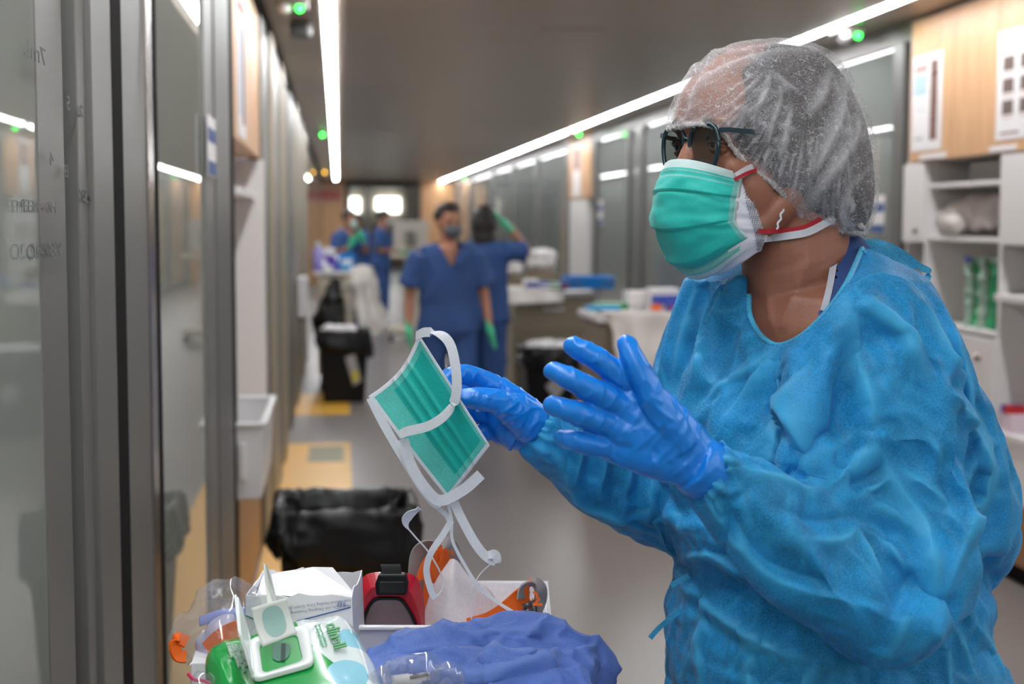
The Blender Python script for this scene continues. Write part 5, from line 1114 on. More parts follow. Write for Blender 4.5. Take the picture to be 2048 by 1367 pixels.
# ================================================================ colleagues down the corridor
SKB = mat('skin_far', (178, 124, 98), rough=.55); SCR = mat('blue_scrubs', (48, 80, 136), rough=.8, var=.08, vscale=9); GGR = mat('green_gloves', (60, 190, 140), rough=.4)
def rp(pts, M_): return [M_ @ Vector(p) for p in pts]
def colleague(name, label, pos, h, rot, armL, armR, hair='short', maskc=(90, 100, 110), head_turn=0, lean=0, scrub=SCR, group=None, vox=.009, legs=True, step=.0):
    """local frame: x to the viewer's right, -y to the camera, z up, built for 1.65 m and scaled; arm lists: shoulder, elbow, wrist, knuckles"""
    t = thing(name, label, 'person', pos, group)
    M_ = Matrix.Translation(pos) @ Matrix.Rotation(rot, 4, 'Z') @ Matrix.Scale(h/1.65, 4)
    ML = M_ @ Matrix.Translation((0, 0, .95)) @ Matrix.Rotation(lean, 4, 'X') @ Matrix.Translation((0, 0, -.95))
    HM = ML @ Matrix.Translation((0, -.01, 1.46)) @ Matrix.Rotation(head_turn, 4, 'Z')
    T = lambda mb, pts, r, Mx, n_=14, flat=1.: mb.tube(curve(rp(pts, Mx), 4), [q.x for q in curve([Vector((k*h/1.65, 0, 0)) for k in r], 4)], n_, flat=flat)
    def head(mb):
        xa = (HM.to_3x3() @ Vector((1,0,0)), HM.to_3x3() @ Vector((0,1,0)), HM.to_3x3() @ Vector((0,0,1)))
        mb.ball(HM @ Vector((0, .012, .075)), (.073, .092, .088), 18, 12, xa).ball(HM @ Vector((0, -.028, .02)), (.056, .055, .072), 16, 12, xa).ball(HM @ Vector((0, -.088, .035)), (.011, .014, .020), 8, 6, xa)
        for s_ in (1, -1): mb.ball(HM @ Vector((s_*.075, .008, .045)), (.008, .016, .028), 8, 6, xa)
    mb = MB(); head(mb); T(mb, [(0, .02, 1.50), (0, .02, 1.40), (0, .02, 1.34)], [.05, .052, .07], ML)
    T(mb, [(0, .02, 1.36), (0, .02, 1.1), (0, .02, .9)], [.085, .09, .10], ML)
    for arm in (armL, armR): T(mb, arm[:3], [.043, .036, .024], ML); 
    if legs:
        for s_ in (1, -1): T(mb, [(s_*.09, .02, .88), (s_*.085, .01-s_*step, .46), (s_*.08, .03-s_*step*1.4, .08)], [.07, .05, .036], M_)
    obj('body', fuse(mb, vox*.8, 3), SKB, t, smooth=True)
    # eyes, brows
    for s_ in (1, -1):
        obj('eye', MB().ball(HM @ Vector((s_*.031, -.076, .055)), .010, 8, 6), mat('eye_dark', (40, 28, 22), rough=.3), t)
    # mask
    mb = MB(); xa = (HM.to_3x3() @ Vector((1,0,0)), HM.to_3x3() @ Vector((0,1,0)), HM.to_3x3() @ Vector((0,0,1)))
    mb.ball(HM @ Vector((0, -.062, .000)), (.056, .046, .050), 18, 12, xa); obj('face_mask', mb, mat('mask_%d_%d_%d' % maskc, maskc, rough=.7), t, smooth=True)
    # hair
    mb = MB(); mb.ball(HM @ Vector((0, .028, .095)), (.083, .092, .086), 20, 14, xa)
    if hair == 'long': mb.ball(HM @ Vector((0, .055, .04)), (.088, .07, .11), 18, 12, xa).ball(HM @ Vector((0, .07, -.06)), (.078, .05, .11), 16, 10, xa)
    if hair == 'bun': mb.ball(HM @ Vector((0, .12, .12)), .045, 14, 10)
    if hair == 'short': mb.ball(HM @ Vector((0, .0, .14)), (.07, .075, .045), 16, 10, xa).ball(HM @ Vector((.03, .06, .06)), (.06, .06, .07), 14, 10, xa)
    s = Sculpt(fuse(mb, .006, 1)); s.noise(40, .006, 3); obj('hair', s.done(), HAIR, t, smooth=True)
    # scrub top
    mb = MB(); ring = lambda z, a, b, y_=.02: [ML @ Vector((a*math.cos(2*math.pi*k/28), y_+b*math.sin(2*math.pi*k/28), z)) for k in range(28)]
    mb.loft([ring(1.385, .085, .06), ring(1.36, .165, .085), ring(1.30, .19, .105), ring(1.15, .185, .115), ring(1.0, .175, .115), ring(.92, .19, .125), ring(.82, .205, .13)])
    for arm in (armL, armR):
        a, b = Vector(arm[0]), Vector(arm[1]); T(mb, [a, a.lerp(b, .5), a.lerp(b, .85)], [.066, .072, .082], ML)
    s = Sculpt(fuse(mb, vox, 3)); s.noise(9, .008, 4, (1, 1, .4)); s.refresh(); s.ridge_noise(7, .012, 3, (1, 1, .5))
    def vcut(co, x_, y_): l_ = ML.inverted() @ co; return l_.y < .05 and l_.z > 1.25+abs(l_.x)*1.9 and abs(l_.x) < .12
    top = obj('scrub_top', s.done(cutfn=vcut), scrub, t, smooth=True)
    if legs:
        mb = MB(); mb.loft([[M_ @ Vector((a*math.cos(2*math.pi*k/24), .02+b*math.sin(2*math.pi*k/24), z)) for k in range(24)] for z, a, b in ((.98, .165, .11), (.86, .18, .125), (.78, .16, .11))])
        for s_ in (1, -1): T(mb, [(s_*.09, .02, .86), (s_*.09, .01-s_*step, .46), (s_*.085, .03-s_*step*1.4, .06)], [.092, .078, .066], M_)
        s = Sculpt(fuse(mb, vox, 2)); s.ridge_noise(8, .010, 6, (1, 1, .5)); obj('scrub_trousers', s.done(), scrub, t, smooth=True)
        for s_ in (1, -1): obj('shoe', MB().ball(M_ @ Vector((s_*.085, -.03-s_*step*1.4, .04)), (.045, .13, .045), 14, 8, (M_.to_3x3().col[0], M_.to_3x3().col[1], M_.to_3x3().col[2])), WPLAST, t, smooth=True)
    # gloved hands, five fingers each
    for arm in (armL, armR):
        w_, k_ = Vector(arm[2]), Vector(arm[3]); d = (k_-w_).normalized(); sd = Vector(arm[4]).normalized() if len(arm) > 4 else d.orthogonal().normalized(); nrm_ = d.cross(sd)
        mb = MB(); T(mb, [w_-d*.05, w_, w_+d*.05], [.030, .028, .034], ML, flat=.7)
        for f, (o_, l_) in enumerate(((-.030, .075), (-.010, .085), (.010, .080), (.030, .062))):
            b0 = w_+d*.07+sd*o_; T(mb, [w_+d*.03+sd*o_*.6, b0, b0+d*l_*.5+nrm_*.006, b0+d*l_+nrm_*.022], [.016, .013, .011, .009], ML, 8)
        T(mb, [w_+d*.02-sd*.02, w_+d*.055-sd*.048, w_+d*.095-sd*.056+nrm_*.01], [.016, .013, .010], ML, 8)
        obj('glove', fuse(mb, .005, 2), GGR, t, smooth=True)
    return t
c = onY(897, 445, 8.6)
colleague('person', 'colleague in blue scrubs, dark grey mask and green gloves walking toward us', (c.x, 8.6, 0), 1.58, .12,
          [(.175, .02, 1.315), (.235, .04, 1.08), (.26, -.02, .86), (.265, -.06, .76), (0, 1, 0)], [(-.175, .02, 1.315), (-.235, .05, 1.08), (-.255, 0, .86), (-.262, -.04, .76), (0, 1, 0)], 'short', (86, 94, 104), .25, 0, step=.05)
c = onY(970, 445, 9.6)
colleague('person', 'colleague in blue scrubs seen from behind raising a green gloved hand to long dark hair', (c.x, 9.6, 0), 1.58, 2.5,
          [(-.165, .02, 1.315), (-.26, -.14, 1.31), (-.15, -.06, 1.49), (-.08, -.03, 1.56), (0, 1, .5)], [(.175, .02, 1.315), (.23, .04, 1.08), (.22, -.1, .90), (.20, -.16, .82), (0, 1, 0)], 'long', (200, 205, 210), .3, 0)
c = onY(765, 445, 20.)
colleague('person', 'distant colleague in blue scrubs standing in profile holding something at the monitor', (c.x, 20, 0), 1.64, 1.2,
          [(.175, .02, 1.315), (.2, .0, 1.08), (.12, -.24, 1.08), (.10, -.33, 1.09), (0, 0, 1)], [(-.175, .02, 1.315), (-.2, .0, 1.08), (-.1, -.24, 1.10), (-.06, -.33, 1.11), (0, 0, 1)], 'bun', (200, 210, 215), 0, .06, vox=.012)
c = onY(697, 445, 18.5)
colleague('person', 'distant colleague in scrubs at left holding a green glove to the face', (c.x, 18.5, 0), 1.62, .5,
          [(.175, .02, 1.315), (.2, -.1, 1.1), (.08, -.22, 1.25), (.03, -.24, 1.36), (1, 0, 0)], [(-.175, .02, 1.315), (-.22, -.05, 1.1), (-.1, -.22, 1.18), (-.04, -.24, 1.30), (1, 0, 0)], 'short', (190, 220, 215), .4, .05, vox=.012)
c = onY(722, 445, 22.)
colleague('person', 'third distant colleague in blue scrubs bending between the two far figures', (c.x, 22, 0), 1.6, -.7,
          [(.175, .02, 1.315), (.2, -.1, 1.1), (.08, -.28, 1.1), (.05, -.36, 1.1), (0, 0, 1)], [(-.175, .02, 1.315), (-.22, -.05, 1.1), (-.1, -.28, 1.1), (-.08, -.36, 1.1), (0, 0, 1)], 'bun', (180, 215, 220), 0, .25, vox=.012)

# ================================================================ carts, supplies
def cart(x0, x1, y0, y1, h, label, front=STEEL, drawers=3, cat='trolley'):
    t = thing('medical_cart', label, cat, ((x0+x1)/2, (y0+y1)/2, 0))
    obj('worktop', openbox(MB(), (x0, y0, h-.02), (x1, y1, h+.015), .015), WPLAST, t, bevel=.004)
    obj('cart_body', MB().box((x0+.03, y0+.03, .14), (x1-.03, y1-.03, h-.02)), front, t, bevel=.004)
    dh = (h-.22)/max(drawers, 1)
    for k in range(drawers):
        d_ = obj('drawer', MB().box((x0+.045, y0+.015, .17+k*dh), (x1-.045, y0+.03, .17+(k+1)*dh-.015)), front, t, bevel=.003)
        obj('handle', MB().box(((x0+x1)/2-.08, y0-.002, .17+(k+.7)*dh), ((x0+x1)/2+.08, y0+.015, .185+(k+.7)*dh)), WPLAST, d_)
    for a in (x0+.06, x1-.06):
        for b in (y0+.06, y1-.06): obj('castor', MB().cyl((a-.015, b, .05), .05, .03, axis='X').box((a-.01, b-.01, .08), (a+.01, b+.01, .15)), BLACK, t)
    return t
def boxthing(name, label, cat, p, s, m, stripe=None, group=None):
    t = thing(name, label, cat, p, group); x, y, z = p; a, b, c_ = s
    obj('carton', MB().box((x-a/2, y-b/2, z), (x+a/2, y+b/2, z+c_)), m, t, bevel=.003)
    if stripe: obj('printed_band', MB().box((x-a/2-.001, y-b/2-.001, z+c_*.25), (x+a/2+.001, y-b/2+.004, z+c_*.7)), stripe, t)
    return t
def bottle(label, p, r, h, m, capm, group=None):
    t = thing('bottle', label, 'bottle', p, group); prof = [(r*.9, 0), (r, .01), (r, h*.66), (r*.45, h*.82), (r*.4, h*.88)]
    obj('bottle_body', MB().loft([[(p[0]+q*math.cos(2*math.pi*k/16), p[1]+q*math.sin(2*math.pi*k/16), p[2]+z) for k in range(16)] for q, z in prof]), m, t, smooth=True)
    obj('cap', MB().cyl((p[0], p[1], p[2]+h*.86), r*.5, h*.14, 14), capm, t)
INKB = mat('carton_blue', (60, 84, 180), rough=.5); INKR = mat('carton_red', (190, 40, 50), rough=.5); PURP = mat('purple_print', (92, 60, 160), rough=.5)
CREAM = mat('cream_panel', (190, 180, 164), rough=.45); BEIGE = mat('beige_metal', (140, 128, 110), rough=.45, metal=.3)
# left cart
ZL = 1.02
cl0, cl1 = onY(628, 540, 12.4).x, onY(716, 540, 12.4).x
cart(cl0, cl1+.0, 12.25, 13.3, ZL, 'cluttered supply cart by the left doors with a sheet hanging off it', CREAM, 3)
t = thing('hanging_sheet', 'white sheet draped over the right side of the left cart', 'cloth', (cl1+.1, 12.6, ZL))
def drape(name, pts_top, pts_bot, m, par, n1=26, n2=18, am=.03, seed=0, th=.004):
    tp = curve(pts_top, 8); bt = curve(pts_bot, 8); n_ = min(len(tp), len(bt)); v = []
    for j in range(n2+1):
        for i in range(n_):
            q = j/n2; p = Vector(tp[i]).lerp(Vector(bt[i]), q); p += Vector((math.sin(i*1.1+seed)*am*q*.6, math.cos(i*.9+seed)*am*q, 0)); v.append(p+Vector((noise.noise(p*7)*am, noise.noise(p*7+Vector((5,5,5)))*am, 0)))
    o = obj(name, MB().add(v, [(j*n_+i, j*n_+i+1, (j+1)*n_+i+1, (j+1)*n_+i) for j in range(n2) for i in range(n_-1)]), m, par, smooth=True); s = o.modifiers.new('s', 'SOLIDIFY'); s.thickness = th; return o
SHEET = mat('white_linen', (212, 206, 200), rough=.8)
drape('sheet', [(cl1-.08, 12.15, ZL+.03), (cl1+.02, 12.12, ZL+.07), (cl1+.12, 12.2, ZL+.05), (cl1+.12, 12.6, ZL+.03)], [(cl1-.04, 12.05, .62), (cl1+.10, 12.0, .48), (cl1+.20, 12.1, .52), (cl1+.24, 12.6, .60)], SHEET, t, am=.035)
t = thing('black_bag', 'black bag hanging under the left cart worktop', 'bag', (cl0+.2, 12.0, .5))
mb = MB(); mb.tube([(cl0+.18, 12.05, .98), (cl0+.16, 12.02, .8), (cl0+.12, 12.0, .62), (cl0+.12, 12.0, .5)], [.03, .09, .13, .10], 14); s = Sculpt(fuse(mb, .012, 2)); s.ridge_noise(10, .02, 4); obj('bag_body', s.done(), BAG, t, smooth=True)
t = thing('cart_pole', 'grey post standing at the front of the left cart', 'post', (cl0+.28, 12.05, 0)); obj('pole', MB().box((cl0+.27, 12.12, .0), (cl0+.34, 12.19, ZL)), CREAM, t, bevel=.004); obj('foot', MB().box((cl0+.2, 12.0, 0), (cl0+.37, 12.17, .03)), BLACK, t)
rnd = random.Random(5)
items = [(636, 'tall lilac bottle with white cap at the left of the left cart', 'b', (150, 140, 200), .05, .26), (655, 'white stacked carton with lilac band on the left cart', 'x', PURP, .14, .20), (672, 'purple and white carton beside the lilac bottle', 'x', INKB, .12, .13), (646, 'small bottle with red cap at the front of the left cart', 'b', (230, 230, 235), .035, .13)]
for i, (px, lab, k, cc, a, hgt) in enumerate(items):
    p = onY(px, 500, 12.5+.18*(i % 3)); p.z = ZL+.001
    if k == 'b': bottle(lab, p, a, hgt, mat('bottle_%d' % i, cc, rough=.25), [WPLAST, WPLAST, WPLAST, INKR][i], 'supplies on the left cart')
    else: boxthing('carton', lab, 'box', p, (a, .12, hgt), WPLAST, cc, 'supplies on the left cart')
p = onY(693, 500, 12.5); t = thing('storage_tub', 'bright blue tub holding a white roll on the left cart', 'tub', (p.x, p.y, ZL))
obj('tub_body', openbox(MB(), (p.x-.07, p.y-.07, ZL), (p.x+.07, p.y+.08, ZL+.16), .006), BLUEP, t); obj('roll', MB().cyl((p.x, p.y-.10, ZL), .05, .11, 18), PAPER, t, smooth=False)
for k in range(4):
    p = onY(640+k*17, 520, 12.32); boxthing('small_packet', ['purple packet at the front left of the left cart', 'pale packet next to the purple one', 'blue packet at front middle of the left cart', 'cyan packet at the front right of the left cart'][k], 'packet', (p.x, p.y, ZL+.001), (.09, .1, .035+.01*k), [PURP, PAPER, INKB, CYAN][k], None, 'small packets on the left cart')
# wall-side dispenser near left cart
t = thing('wall_dispenser', 'small white dispenser fixed to the left wall before the cart', 'dispenser', (XL+.02, 11.4, .75)); obj('dispenser_body', MB().box((XL+.02, 11.3, .70), (XL+.10, 11.5, 1.02)), WPLAST, t, bevel=.012); obj('nozzle', MB().box((XL+.04, 11.36, .66), (XL+.07, 11.42, .70)), GREY, t)
# computer on wheels
p = onY(820, 500, 17.5); t = thing('computer_cart', 'grey monitor on a wheeled stand seen from behind in mid corridor', 'computer cart', (p.x, 17.5, 0))
obj('monitor', MB().box((p.x-.20, 17.45, 1.10), (p.x+.22, 17.52, 1.47)), mat('monitor_grey', (186, 180, 172), rough=.5), t, bevel=.02); obj('monitor_mount', MB().box((p.x-.05, 17.38, 1.16), (p.x+.06, 17.45, 1.34)), GREY, t, bevel=.01)
obj('keyboard_tray', MB().box((p.x-.24, 17.2, 1.02), (p.x+.28, 17.7, 1.06)), CREAM, t, bevel=.008); obj('column', MB().box((p.x-.08, 17.4, .18), (p.x+.10, 17.55, 1.02)), CREAM, t, bevel=.02)
obj('base', MB().box((p.x-.28, 17.2, .08), (p.x+.30, 17.75, .18)), CREAM, t, bevel=.03)
for a in (-.24, .26):
    for b in (17.25, 17.7): obj('castor', MB().cyl((p.x+a-.02, b, .045), .045, .04, axis='X'), BLACK, t)
# right carts
ra0, ra1 = onY(1035, 590, 9.9).x, onY(1215, 590, 9.9).x
cart(ra0, ra1, 9.75+.55, 10.9, .93, 'steel drawer cart with blue trays on top in the right background', BEIGE, 3)
rb0, rb1 = onY(1195, 640, 7.6).x, onY(1385, 640, 7.6).x
cart(rb0, rb1, 7.6, 8.25, .93, 'nearer right hand cart covered by a white sheet', BEIGE, 3)
t = thing('draped_sheet', 'white sheet heaped over the front of the nearer right cart', 'cloth', ((rb0+rb1)/2, 7.6, .9))
drape('sheet', [(rb0+.05, 7.62, .96), (rb0+.2, 7.56, .975), (rb0+.4, 7.56, .97), (rb1+.02, 7.6, .96)], [(rb0+.10, 7.45, .60), (rb0+.2, 7.40, .50), (rb0+.38, 7.42, .56), (rb1+.0, 7.5, .60)], SHEET, t, am=.04, seed=2)
mb = MB(); mb.box((rb0+.04, 7.58, .947), (rb1, 8.1, .965)); obj('sheet_top', mb, SHEET, t, bevel=.004)
t = thing('draped_sheet', 'white cloth lying along the top of the far right cart', 'cloth', ((ra0+ra1)/2, 10.2, .9)); drape('sheet', [(ra0-.02, 10.28, .965), (ra0+.2, 10.25, .97), (ra0+.38, 10.26, .965)], [(ra0-.03, 10.2, .86), (ra0+.2, 10.18, .87), (ra0+.38, 10.2, .88)], SHEET, t, am=.02)
obj('sheet_top', MB().box((ra0, 10.28, .947), (ra0+.4, 10.8, .965)), SHEET, t)
p = onY(1187, 600, 10.2); t = thing('instrument_basket', 'blue basket with wire handles on the far right cart', 'basket', (p.x, p.y, .93))
obj('basket_body', openbox(MB(), (p.x-.19, p.y-.02, .97), (p.x+.16, p.y+.3, 1.06), .006, .015), BLUEP, t, bevel=.004)
for s_ in (-.14, .11): obj('handle', MB().tube(curve([(p.x+s_-.04, p.y-.025, .96), (p.x+s_-.04, p.y-.03, 1.02), (p.x+s_+.04, p.y-.03, 1.02), (p.x+s_+.04, p.y-.025, .96)], 4), .004, 6), STEEL2, t)
for k, (px, cc, st, hgt, lab) in enumerate([(1062, PAPER, INKB, .07, 'white and blue carton at the left end of the far right cart'), (1085, INKB, PAPER, .05, 'blue carton second from left on the far right cart'), (1108, GREENP, PAPER, .045, 'green topped packet in the middle of the far right cart'), (1130, INKB, INKR, .05, 'blue carton with red band beside the blue basket')]):
    p = onY(px, 590, 10.35); boxthing('carton', lab, 'box', (p.x, p.y, .966), (.10, .2, hgt), cc, st, 'cartons on the far right cart')
for k, (px, cc, st, a, hgt, lab) in enumerate([(1275, PAPER, None, .14, .10, 'crumpled white packet at the back of the nearer right cart'), (1325, PAPER, INKB, .16, .12, 'white carton with blue band on the nearer right cart'), (1352, INKB, INKR, .10, .045, 'low blue and red carton in front on the nearer right cart'), (1230, GREENP, None, .24, .03, 'flat green tray at the left of the nearer right cart'), (1205, CYAN, None, .18, .02, 'folded cyan sheet at the corner of the nearer right cart')]):
    p = onY(px, 600, 7.95-.12*(k % 3)); boxthing('supply_box', lab, 'box', (p.x, p.y, .966), (a, .16, hgt), cc, st, 'supplies on the nearer right cart')
p = onY(1312, 630, 7.75); t = thing('orange_cap', 'small orange cap on the nearer right cart', 'cap', (p.x, p.y, .966)); obj('cap_body', MB().cyl((p.x, p.y, .966), .028, .035, 14), ORG, t); obj('cap_ring', MB().cyl((p.x, p.y, .966), .033, .008, 14), ORG, t)
p = onY(1338, 685, 7.5); t = thing('red_container', 'small red and black container on the side of the nearer right cart', 'container', (p.x, p.y, .7)); p.y -= .16; obj('container_body', MB().box((p.x-.0, p.y-.0, .60), (p.x+.14, p.y+.1, .80)), BLACK, t, bevel=.01); obj('container_lid', MB().box((p.x-.005, p.y-.005, .80), (p.x+.145, p.y+.105, .835)), INKR, t, bevel=.005)
# supplies by the glass, behind colleagues
for k, (px, y_, z, lab) in enumerate([(1018, 13.2, .95, 'white linen bundle left of the far right cart'), (1100, 11.6, 1.05, 'white bundle behind the far right cart by the glass')]):
    p = onY(px, 540, y_); p.y += (.5 if k else 0); t = thing('linen_bundle', lab, 'linen', (p.x, p.y, z), 'white linen bundles')
    mb = MB(); 
    for q in range(4): mb.ball((p.x+(q % 2-.5)*.07, p.y, z+.06+.06*(q//2)), (.09, .09, .05), 12, 8)
    s = Sculpt(fuse(mb, .01, 1)); s.ridge_noise(14, .02, k); obj('linen', s.done(), PAPER, t); obj('stand', MB().box((p.x-.12, p.y-.08, 0), (p.x+.12, p.y+.12, z)), BEIGE, t, bevel=.004)
# ================================================================ ceiling devices
def beacon(x, y, label, col_, two=False):
    t = thing('ceiling_indicator', label, 'indicator light', (x, y, ZC), 'ceiling indicator lights')
    obj('housing', MB().box((x-.07, y-.08, ZC-.035), (x+.07, y+.08, ZC)), mat('housing_grey', (150, 146, 140), rough=.4), t, bevel=.01)
    obj('led', MB().ball((x+.035, y-.06, ZC-.045), .016, 12, 8), mat('led_%d_%d_%d' % col_, col_, emit=col_, estr=14), t, smooth=True)
    if two: obj('lamp', MB().ball((x-.03, y-.07, ZC-.05), (.028, .028, .024), 14, 8), WPLAST, t, smooth=True)
GRN = (40, 255, 70)
def onC(px, py): return onZ(px, py, ZC)
for px, py, lab, cc, tw in [(600, 6, 'green indicator on ceiling at top left beside the light strip', GRN, True), (645, 268, 'green indicator further along the ceiling above left wall', GRN, False), (645, 346, 'amber indicator at the far end of the left ceiling edge', (255, 190, 40), False), (1728, 62, 'green indicator with white domes over the right glass wall', GRN, True), (1156, 266, 'green indicator over the narrow beech panel on the right', GRN, False), (930, 358, 'green indicator at the far end of the right ceiling edge', GRN, False)]:
    p = onC(px-20 if px > 1500 else px, py-6); beacon(min(max(p.x, XL+.1), XR-.12) - .035, p.y, lab, cc, tw)
p = onC(600, 46); t = thing('ceiling_speaker', 'dark square device hanging from the ceiling at top left', 'speaker', (p.x, p.y, ZC)); obj('housing', MB().box((p.x-.045, p.y-.06, ZC-.07), (p.x+.045, p.y+.06, ZC)), mat('device_dark', (60, 58, 56), rough=.4), t, bevel=.008); obj('bracket', MB().box((p.x+.045, p.y-.05, ZC-.06), (p.x+.055, p.y+.05, ZC)), STEEL2, t)
for px, py, lab in ((1690, 72, 'white smoke detector dome left of the right hand indicator'), (1525, 282, 'white dome on the right ceiling beyond the light strip')):
    p = onC(px, py); p.x = min(p.x, XR-.1); t = thing('smoke_detector', lab, 'smoke detector', (p.x, p.y, ZC), 'smoke detectors'); obj('base', MB().cyl((p.x, p.y, ZC-.012), .05, .012, 20), WPLAST, t); obj('dome', MB().ball((p.x, p.y, ZC-.02), (.035, .035, .022), 14, 8), WPLAST, t, smooth=True)
p = onC(1140, 62); t = thing('ceiling_hatch', 'raised rectangular hatch in the middle of the metal ceiling', 'hatch', (p.x, p.y, ZC)); obj('panel', MB().box((p.x-.16, p.y-.10, ZC-.006), (p.x+.16, p.y+.10, ZC)), CEIL, t, bevel=.002)
# ================================================================ end of the corridor
YW = 34.
xa, xb = onY(690, 445, YW).x, onY(842, 445, YW).x
struct('wall_end', MB().box((XL-.1, YW, 0), (xa, YW+.15, ZC)).box((xb, YW, 0), (XR+.2, YW+.15, ZC)), WOOD)
struct('door_20', MB().box((xa, YW, 2.28), (xb, YW+.12, ZC)).box((xa, YW-.02, 0), (xa+.12, YW+.12, 2.3)).box((xb-.12, YW-.02, 0), (xb, YW+.12, 2.3)), mat('frame_brown', (74, 64, 58), rough=.5))
struct('wall_far', MB().box((-4, 47, 0), (6, 47.1, 2.6)), mat('far_wall', (190, 176, 160), rough=.6))
struct('ceiling_far', MB().box((-4, YW+.15, 2.5), (6, 47, 2.6)), mat('far_ceiling', (200, 196, 190), rough=.6))
for x_ in (onY(735, 445, 40).x, onY(815, 445, 40).x):
    t = struct('trim_%d' % (3 if x_ < 1.5 else 4), MB().box((x_-.06, 40, 0), (x_+.06, 40.1, 2.5)), STEEL)
WIN = mat('lit_window', (255, 255, 250), emit=(235, 245, 240), estr=5)
for n_, (a, b) in enumerate(((693, 720), (752, 800))):
    q0, q1 = onY(a, 395, 46.9), onY(b, 425, 46.9); struct('window_%d' % (10+n_), MB().box((q0.x, 46.88, q1.z), (q1.x, 46.95, q0.z)), WIN)
q0, q1 = onY(700, 380, 38), onY(800, 380, 38); t = thing('ceiling_light_strip', 'crosswise bright light strip beyond the opening at the corridor end', 'ceiling light', ((q0.x+q1.x)/2, 38, 2.45)); obj('diffuser', MB().box((q0.x, 37.95, 2.38), (q1.x, 38.1, 2.42)), LIGHT, t); obj('light_housing', MB().box((q0.x, 37.9, 2.42), (q1.x, 38.15, 2.5)), STEEL, t)
t = thing('wall_sign', 'blurred red lettered sign on the beech wall at the far left end', 'sign', (onY(660, 385, YW).x, YW-.01, 2.1)); q = onY(660, 390, YW); obj('sign_panel', MB().box((q.x-.26, YW-.02, q.z-.16), (q.x+.26, YW-.005, q.z+.16)), mat('sign_pale', (200, 150, 130), rough=.6), t)
for k in range(3): obj('letter', MB().box((q.x-.22+k*.16, YW-.025, q.z-.10), (q.x-.12+k*.16, YW-.02, q.z+.10)), INKR, t)
# ================================================================ supplies in the near cabinet
def cab(px, py, X=XR+.12): return onX(px, X, py)
p = cab(1955, 460); t = thing('plastic_bag', 'crumpled translucent plastic bag on the middle cabinet shelf', 'bag', (p.x, p.y, zs[1]))
mb = MB(); mb.tube([onX(1880, XR+.05, 440), onX(1915, XR+.08, 425), onX(1960, XR+.12, 425), onX(2000, XR+.12, 425)], [.02, .05, .07, .06], 14).ball(onX(1905, XR, 448), (.04, .05, .03)); s = Sculpt(fuse(mb, .01, 2)); s.ridge_noise(9, .02, 3); s.refresh(); s.ridge_noise(22, .01, 6); obj('bag_film', s.done(), mat('milky_film', (214, 206, 200), rough=.35, alpha=.75), t)
p = cab(1945, 360); t = thing('clear_box', 'grey translucent tub on the top cabinet shelf', 'box', (p.x, p.y, zs[0])); obj('tub_body', MB().box((XR+.06, yR(1995), zs[0]), (XR+.35, yR(1900), zs[0]+.10)), mat('smoky', (120, 112, 106), rough=.3), t, bevel=.01); obj('tub_lid', MB().box((XR+.05, yR(1996), zs[0]+.10), (XR+.36, yR(1898), zs[0]+.115)), GREY, t, bevel=.004)
GF = mat('green_film', (60, 200, 130), rough=.25); GF2 = mat('dark_green_film', (30, 130, 90), rough=.3); TG = mat('grey_green_film', (150, 178, 160), rough=.3)
for k, (px, m_, lab) in enumerate([(1938, TG, 'pale green packed tubing at the left of the cabinet shelf'), (1950, GF, 'bright green packed tubing second from left on the shelf'), (1966, TG, 'grey green tubing packet in the middle of the shelf'), (1980, GF, 'bright green tubing packet right of the middle on the shelf'), (1994, GF2, 'dark green packet against the right side of the shelf')]):
    a = onX(px, XR+.04+.03*(k % 2), 560); t = thing('tubing_packet', lab, 'packet', (a.x, a.y, zs[2]), 'green tubing packets in the cabinet')
    mb = MB(); mb.tube([(a.x, a.y, zs[2]+.002), (a.x+.01, a.y+.01, zs[2]+.12), (a.x, a.y-.015, zs[2]+.22), (a.x, a.y, zs[2]+.29)], [.010, .016, .015, .008], 12, flat=1.5)
    s = Sculpt(fuse(mb, .007, 1)); s.ridge_noise(14, .012, k); obj('packet_film', s.done(), m_, t); obj('packet_seal', MB().box((a.x-.012, a.y-.03, zs[2]+.285), (a.x-.004, a.y+.03, zs[2]+.31)), [INKB, TG, TG, TG, TG][k], t)
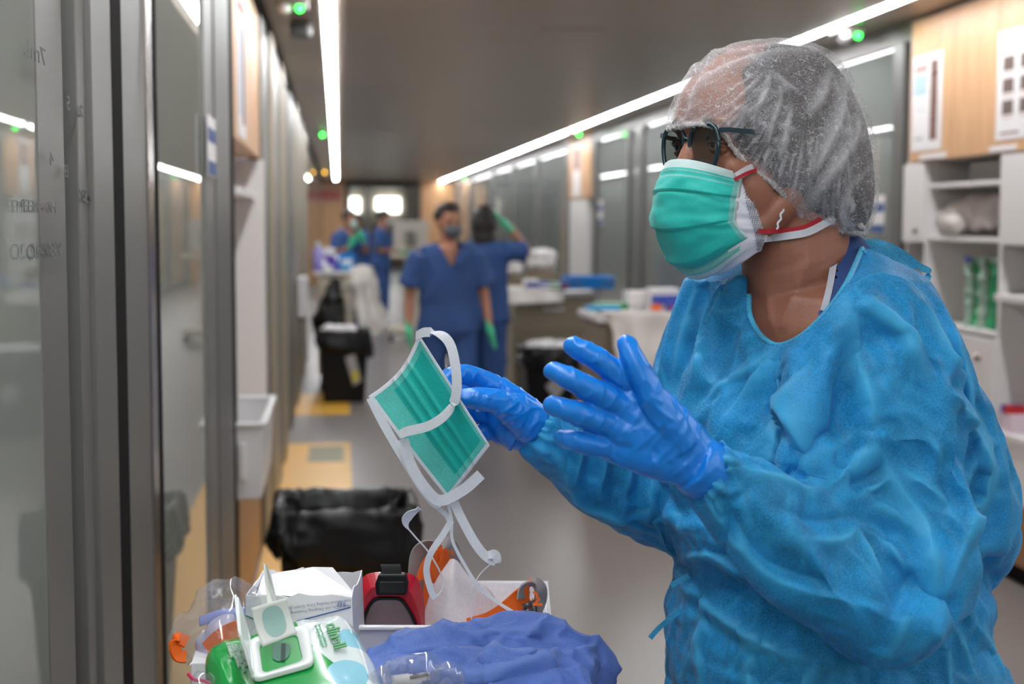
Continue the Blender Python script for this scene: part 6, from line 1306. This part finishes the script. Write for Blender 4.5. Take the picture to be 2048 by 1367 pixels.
z_ = zR(2030, 868); t = thing('tube_rack', 'small box with red and blue caps on the lowest right shelf', 'rack', (XR, yR(2030), z_)); obj('rack_body', MB().box((XR-.03, yR(2040), z_), (XR+.06, yR(2020), z_+.075)), mat('rack_pale', (220, 200, 210), rough=.4), t, bevel=.004)
obj('red_cap', MB().box((XR-.032, yR(2032), z_+.076), (XR+.05, yR(2024), z_+.11)), INKR, t); obj('blue_cap', MB().box((XR-.032, yR(2024), z_+.076), (XR+.05, yR(2019), z_+.11)), INKB, t)
# stickers on glass
def sticker(X, px, py0, py1, px1, lab, s_=1):
    a, b = onX(px, X, py0), onX(px1, X, py1); ya, yb = sorted((a.y, b.y)); t = thing('glass_notice', lab, 'notice', (X, ya, b.z), 'notices on the glass')
    obj('notice_sheet', MB().box((min(X, X+.003*s_), ya, b.z), (max(X, X+.003*s_), yb, a.z)), PAPER, t); h_ = a.z-b.z
    for q in (.0, .55): obj('notice_print', MB().box((min(X+.003*s_, X+.004*s_), ya, b.z+h_*(q+.02)), (max(X+.003*s_, X+.004*s_), yb, b.z+h_*(q+.25))), mat('notice_blue', (60, 84, 140), rough=.6), t)
sticker(XL+.002, 410, 228, 355, 434, 'narrow blue and white notice on the left glass door edge') if 0 else sticker(XL+.012, 413, 228, 355, 430, 'narrow blue and white notice on the left glass door edge')
sticker(XR-.001, 1770, 390, 468, 1743, 'blue headed notice on the glass behind the hair net', -1)
sticker(XR-.001, 1205, 400, 450, 1197, 'small notice on the glass beside the far white column', -1)
# handwriting seen on the near left glass
PEN = mat('marker_ink', (92, 96, 94), rough=.6)
hw = thing('glass_handwriting', 'faint mirrored marker notes on the near left glass door', 'handwriting', (XL, 1.6, 1.5))
for px, py, s_, sz in [(58, 115, '7mL', .05), (112, 210, '5', .045), (140, 225, '24', .04), (75, 325, '4', .04), (108, 350, 'B', .04), (80, 425, 'H6 - PEEP', .035), (160, 405, '25%', .045), (92, 515, '%82-2O', .045)]:
    X = XL+.003 if px < 85 else XL+.0125; q = onX(px, XL+.008, py); txt(s_, (XL+.0085, q.y+.09, q.z), (0, -1, 0), (0, 0, 1), sz*.55, PEN, hw, name='marker_note', depth=.0003, sx=2.4)
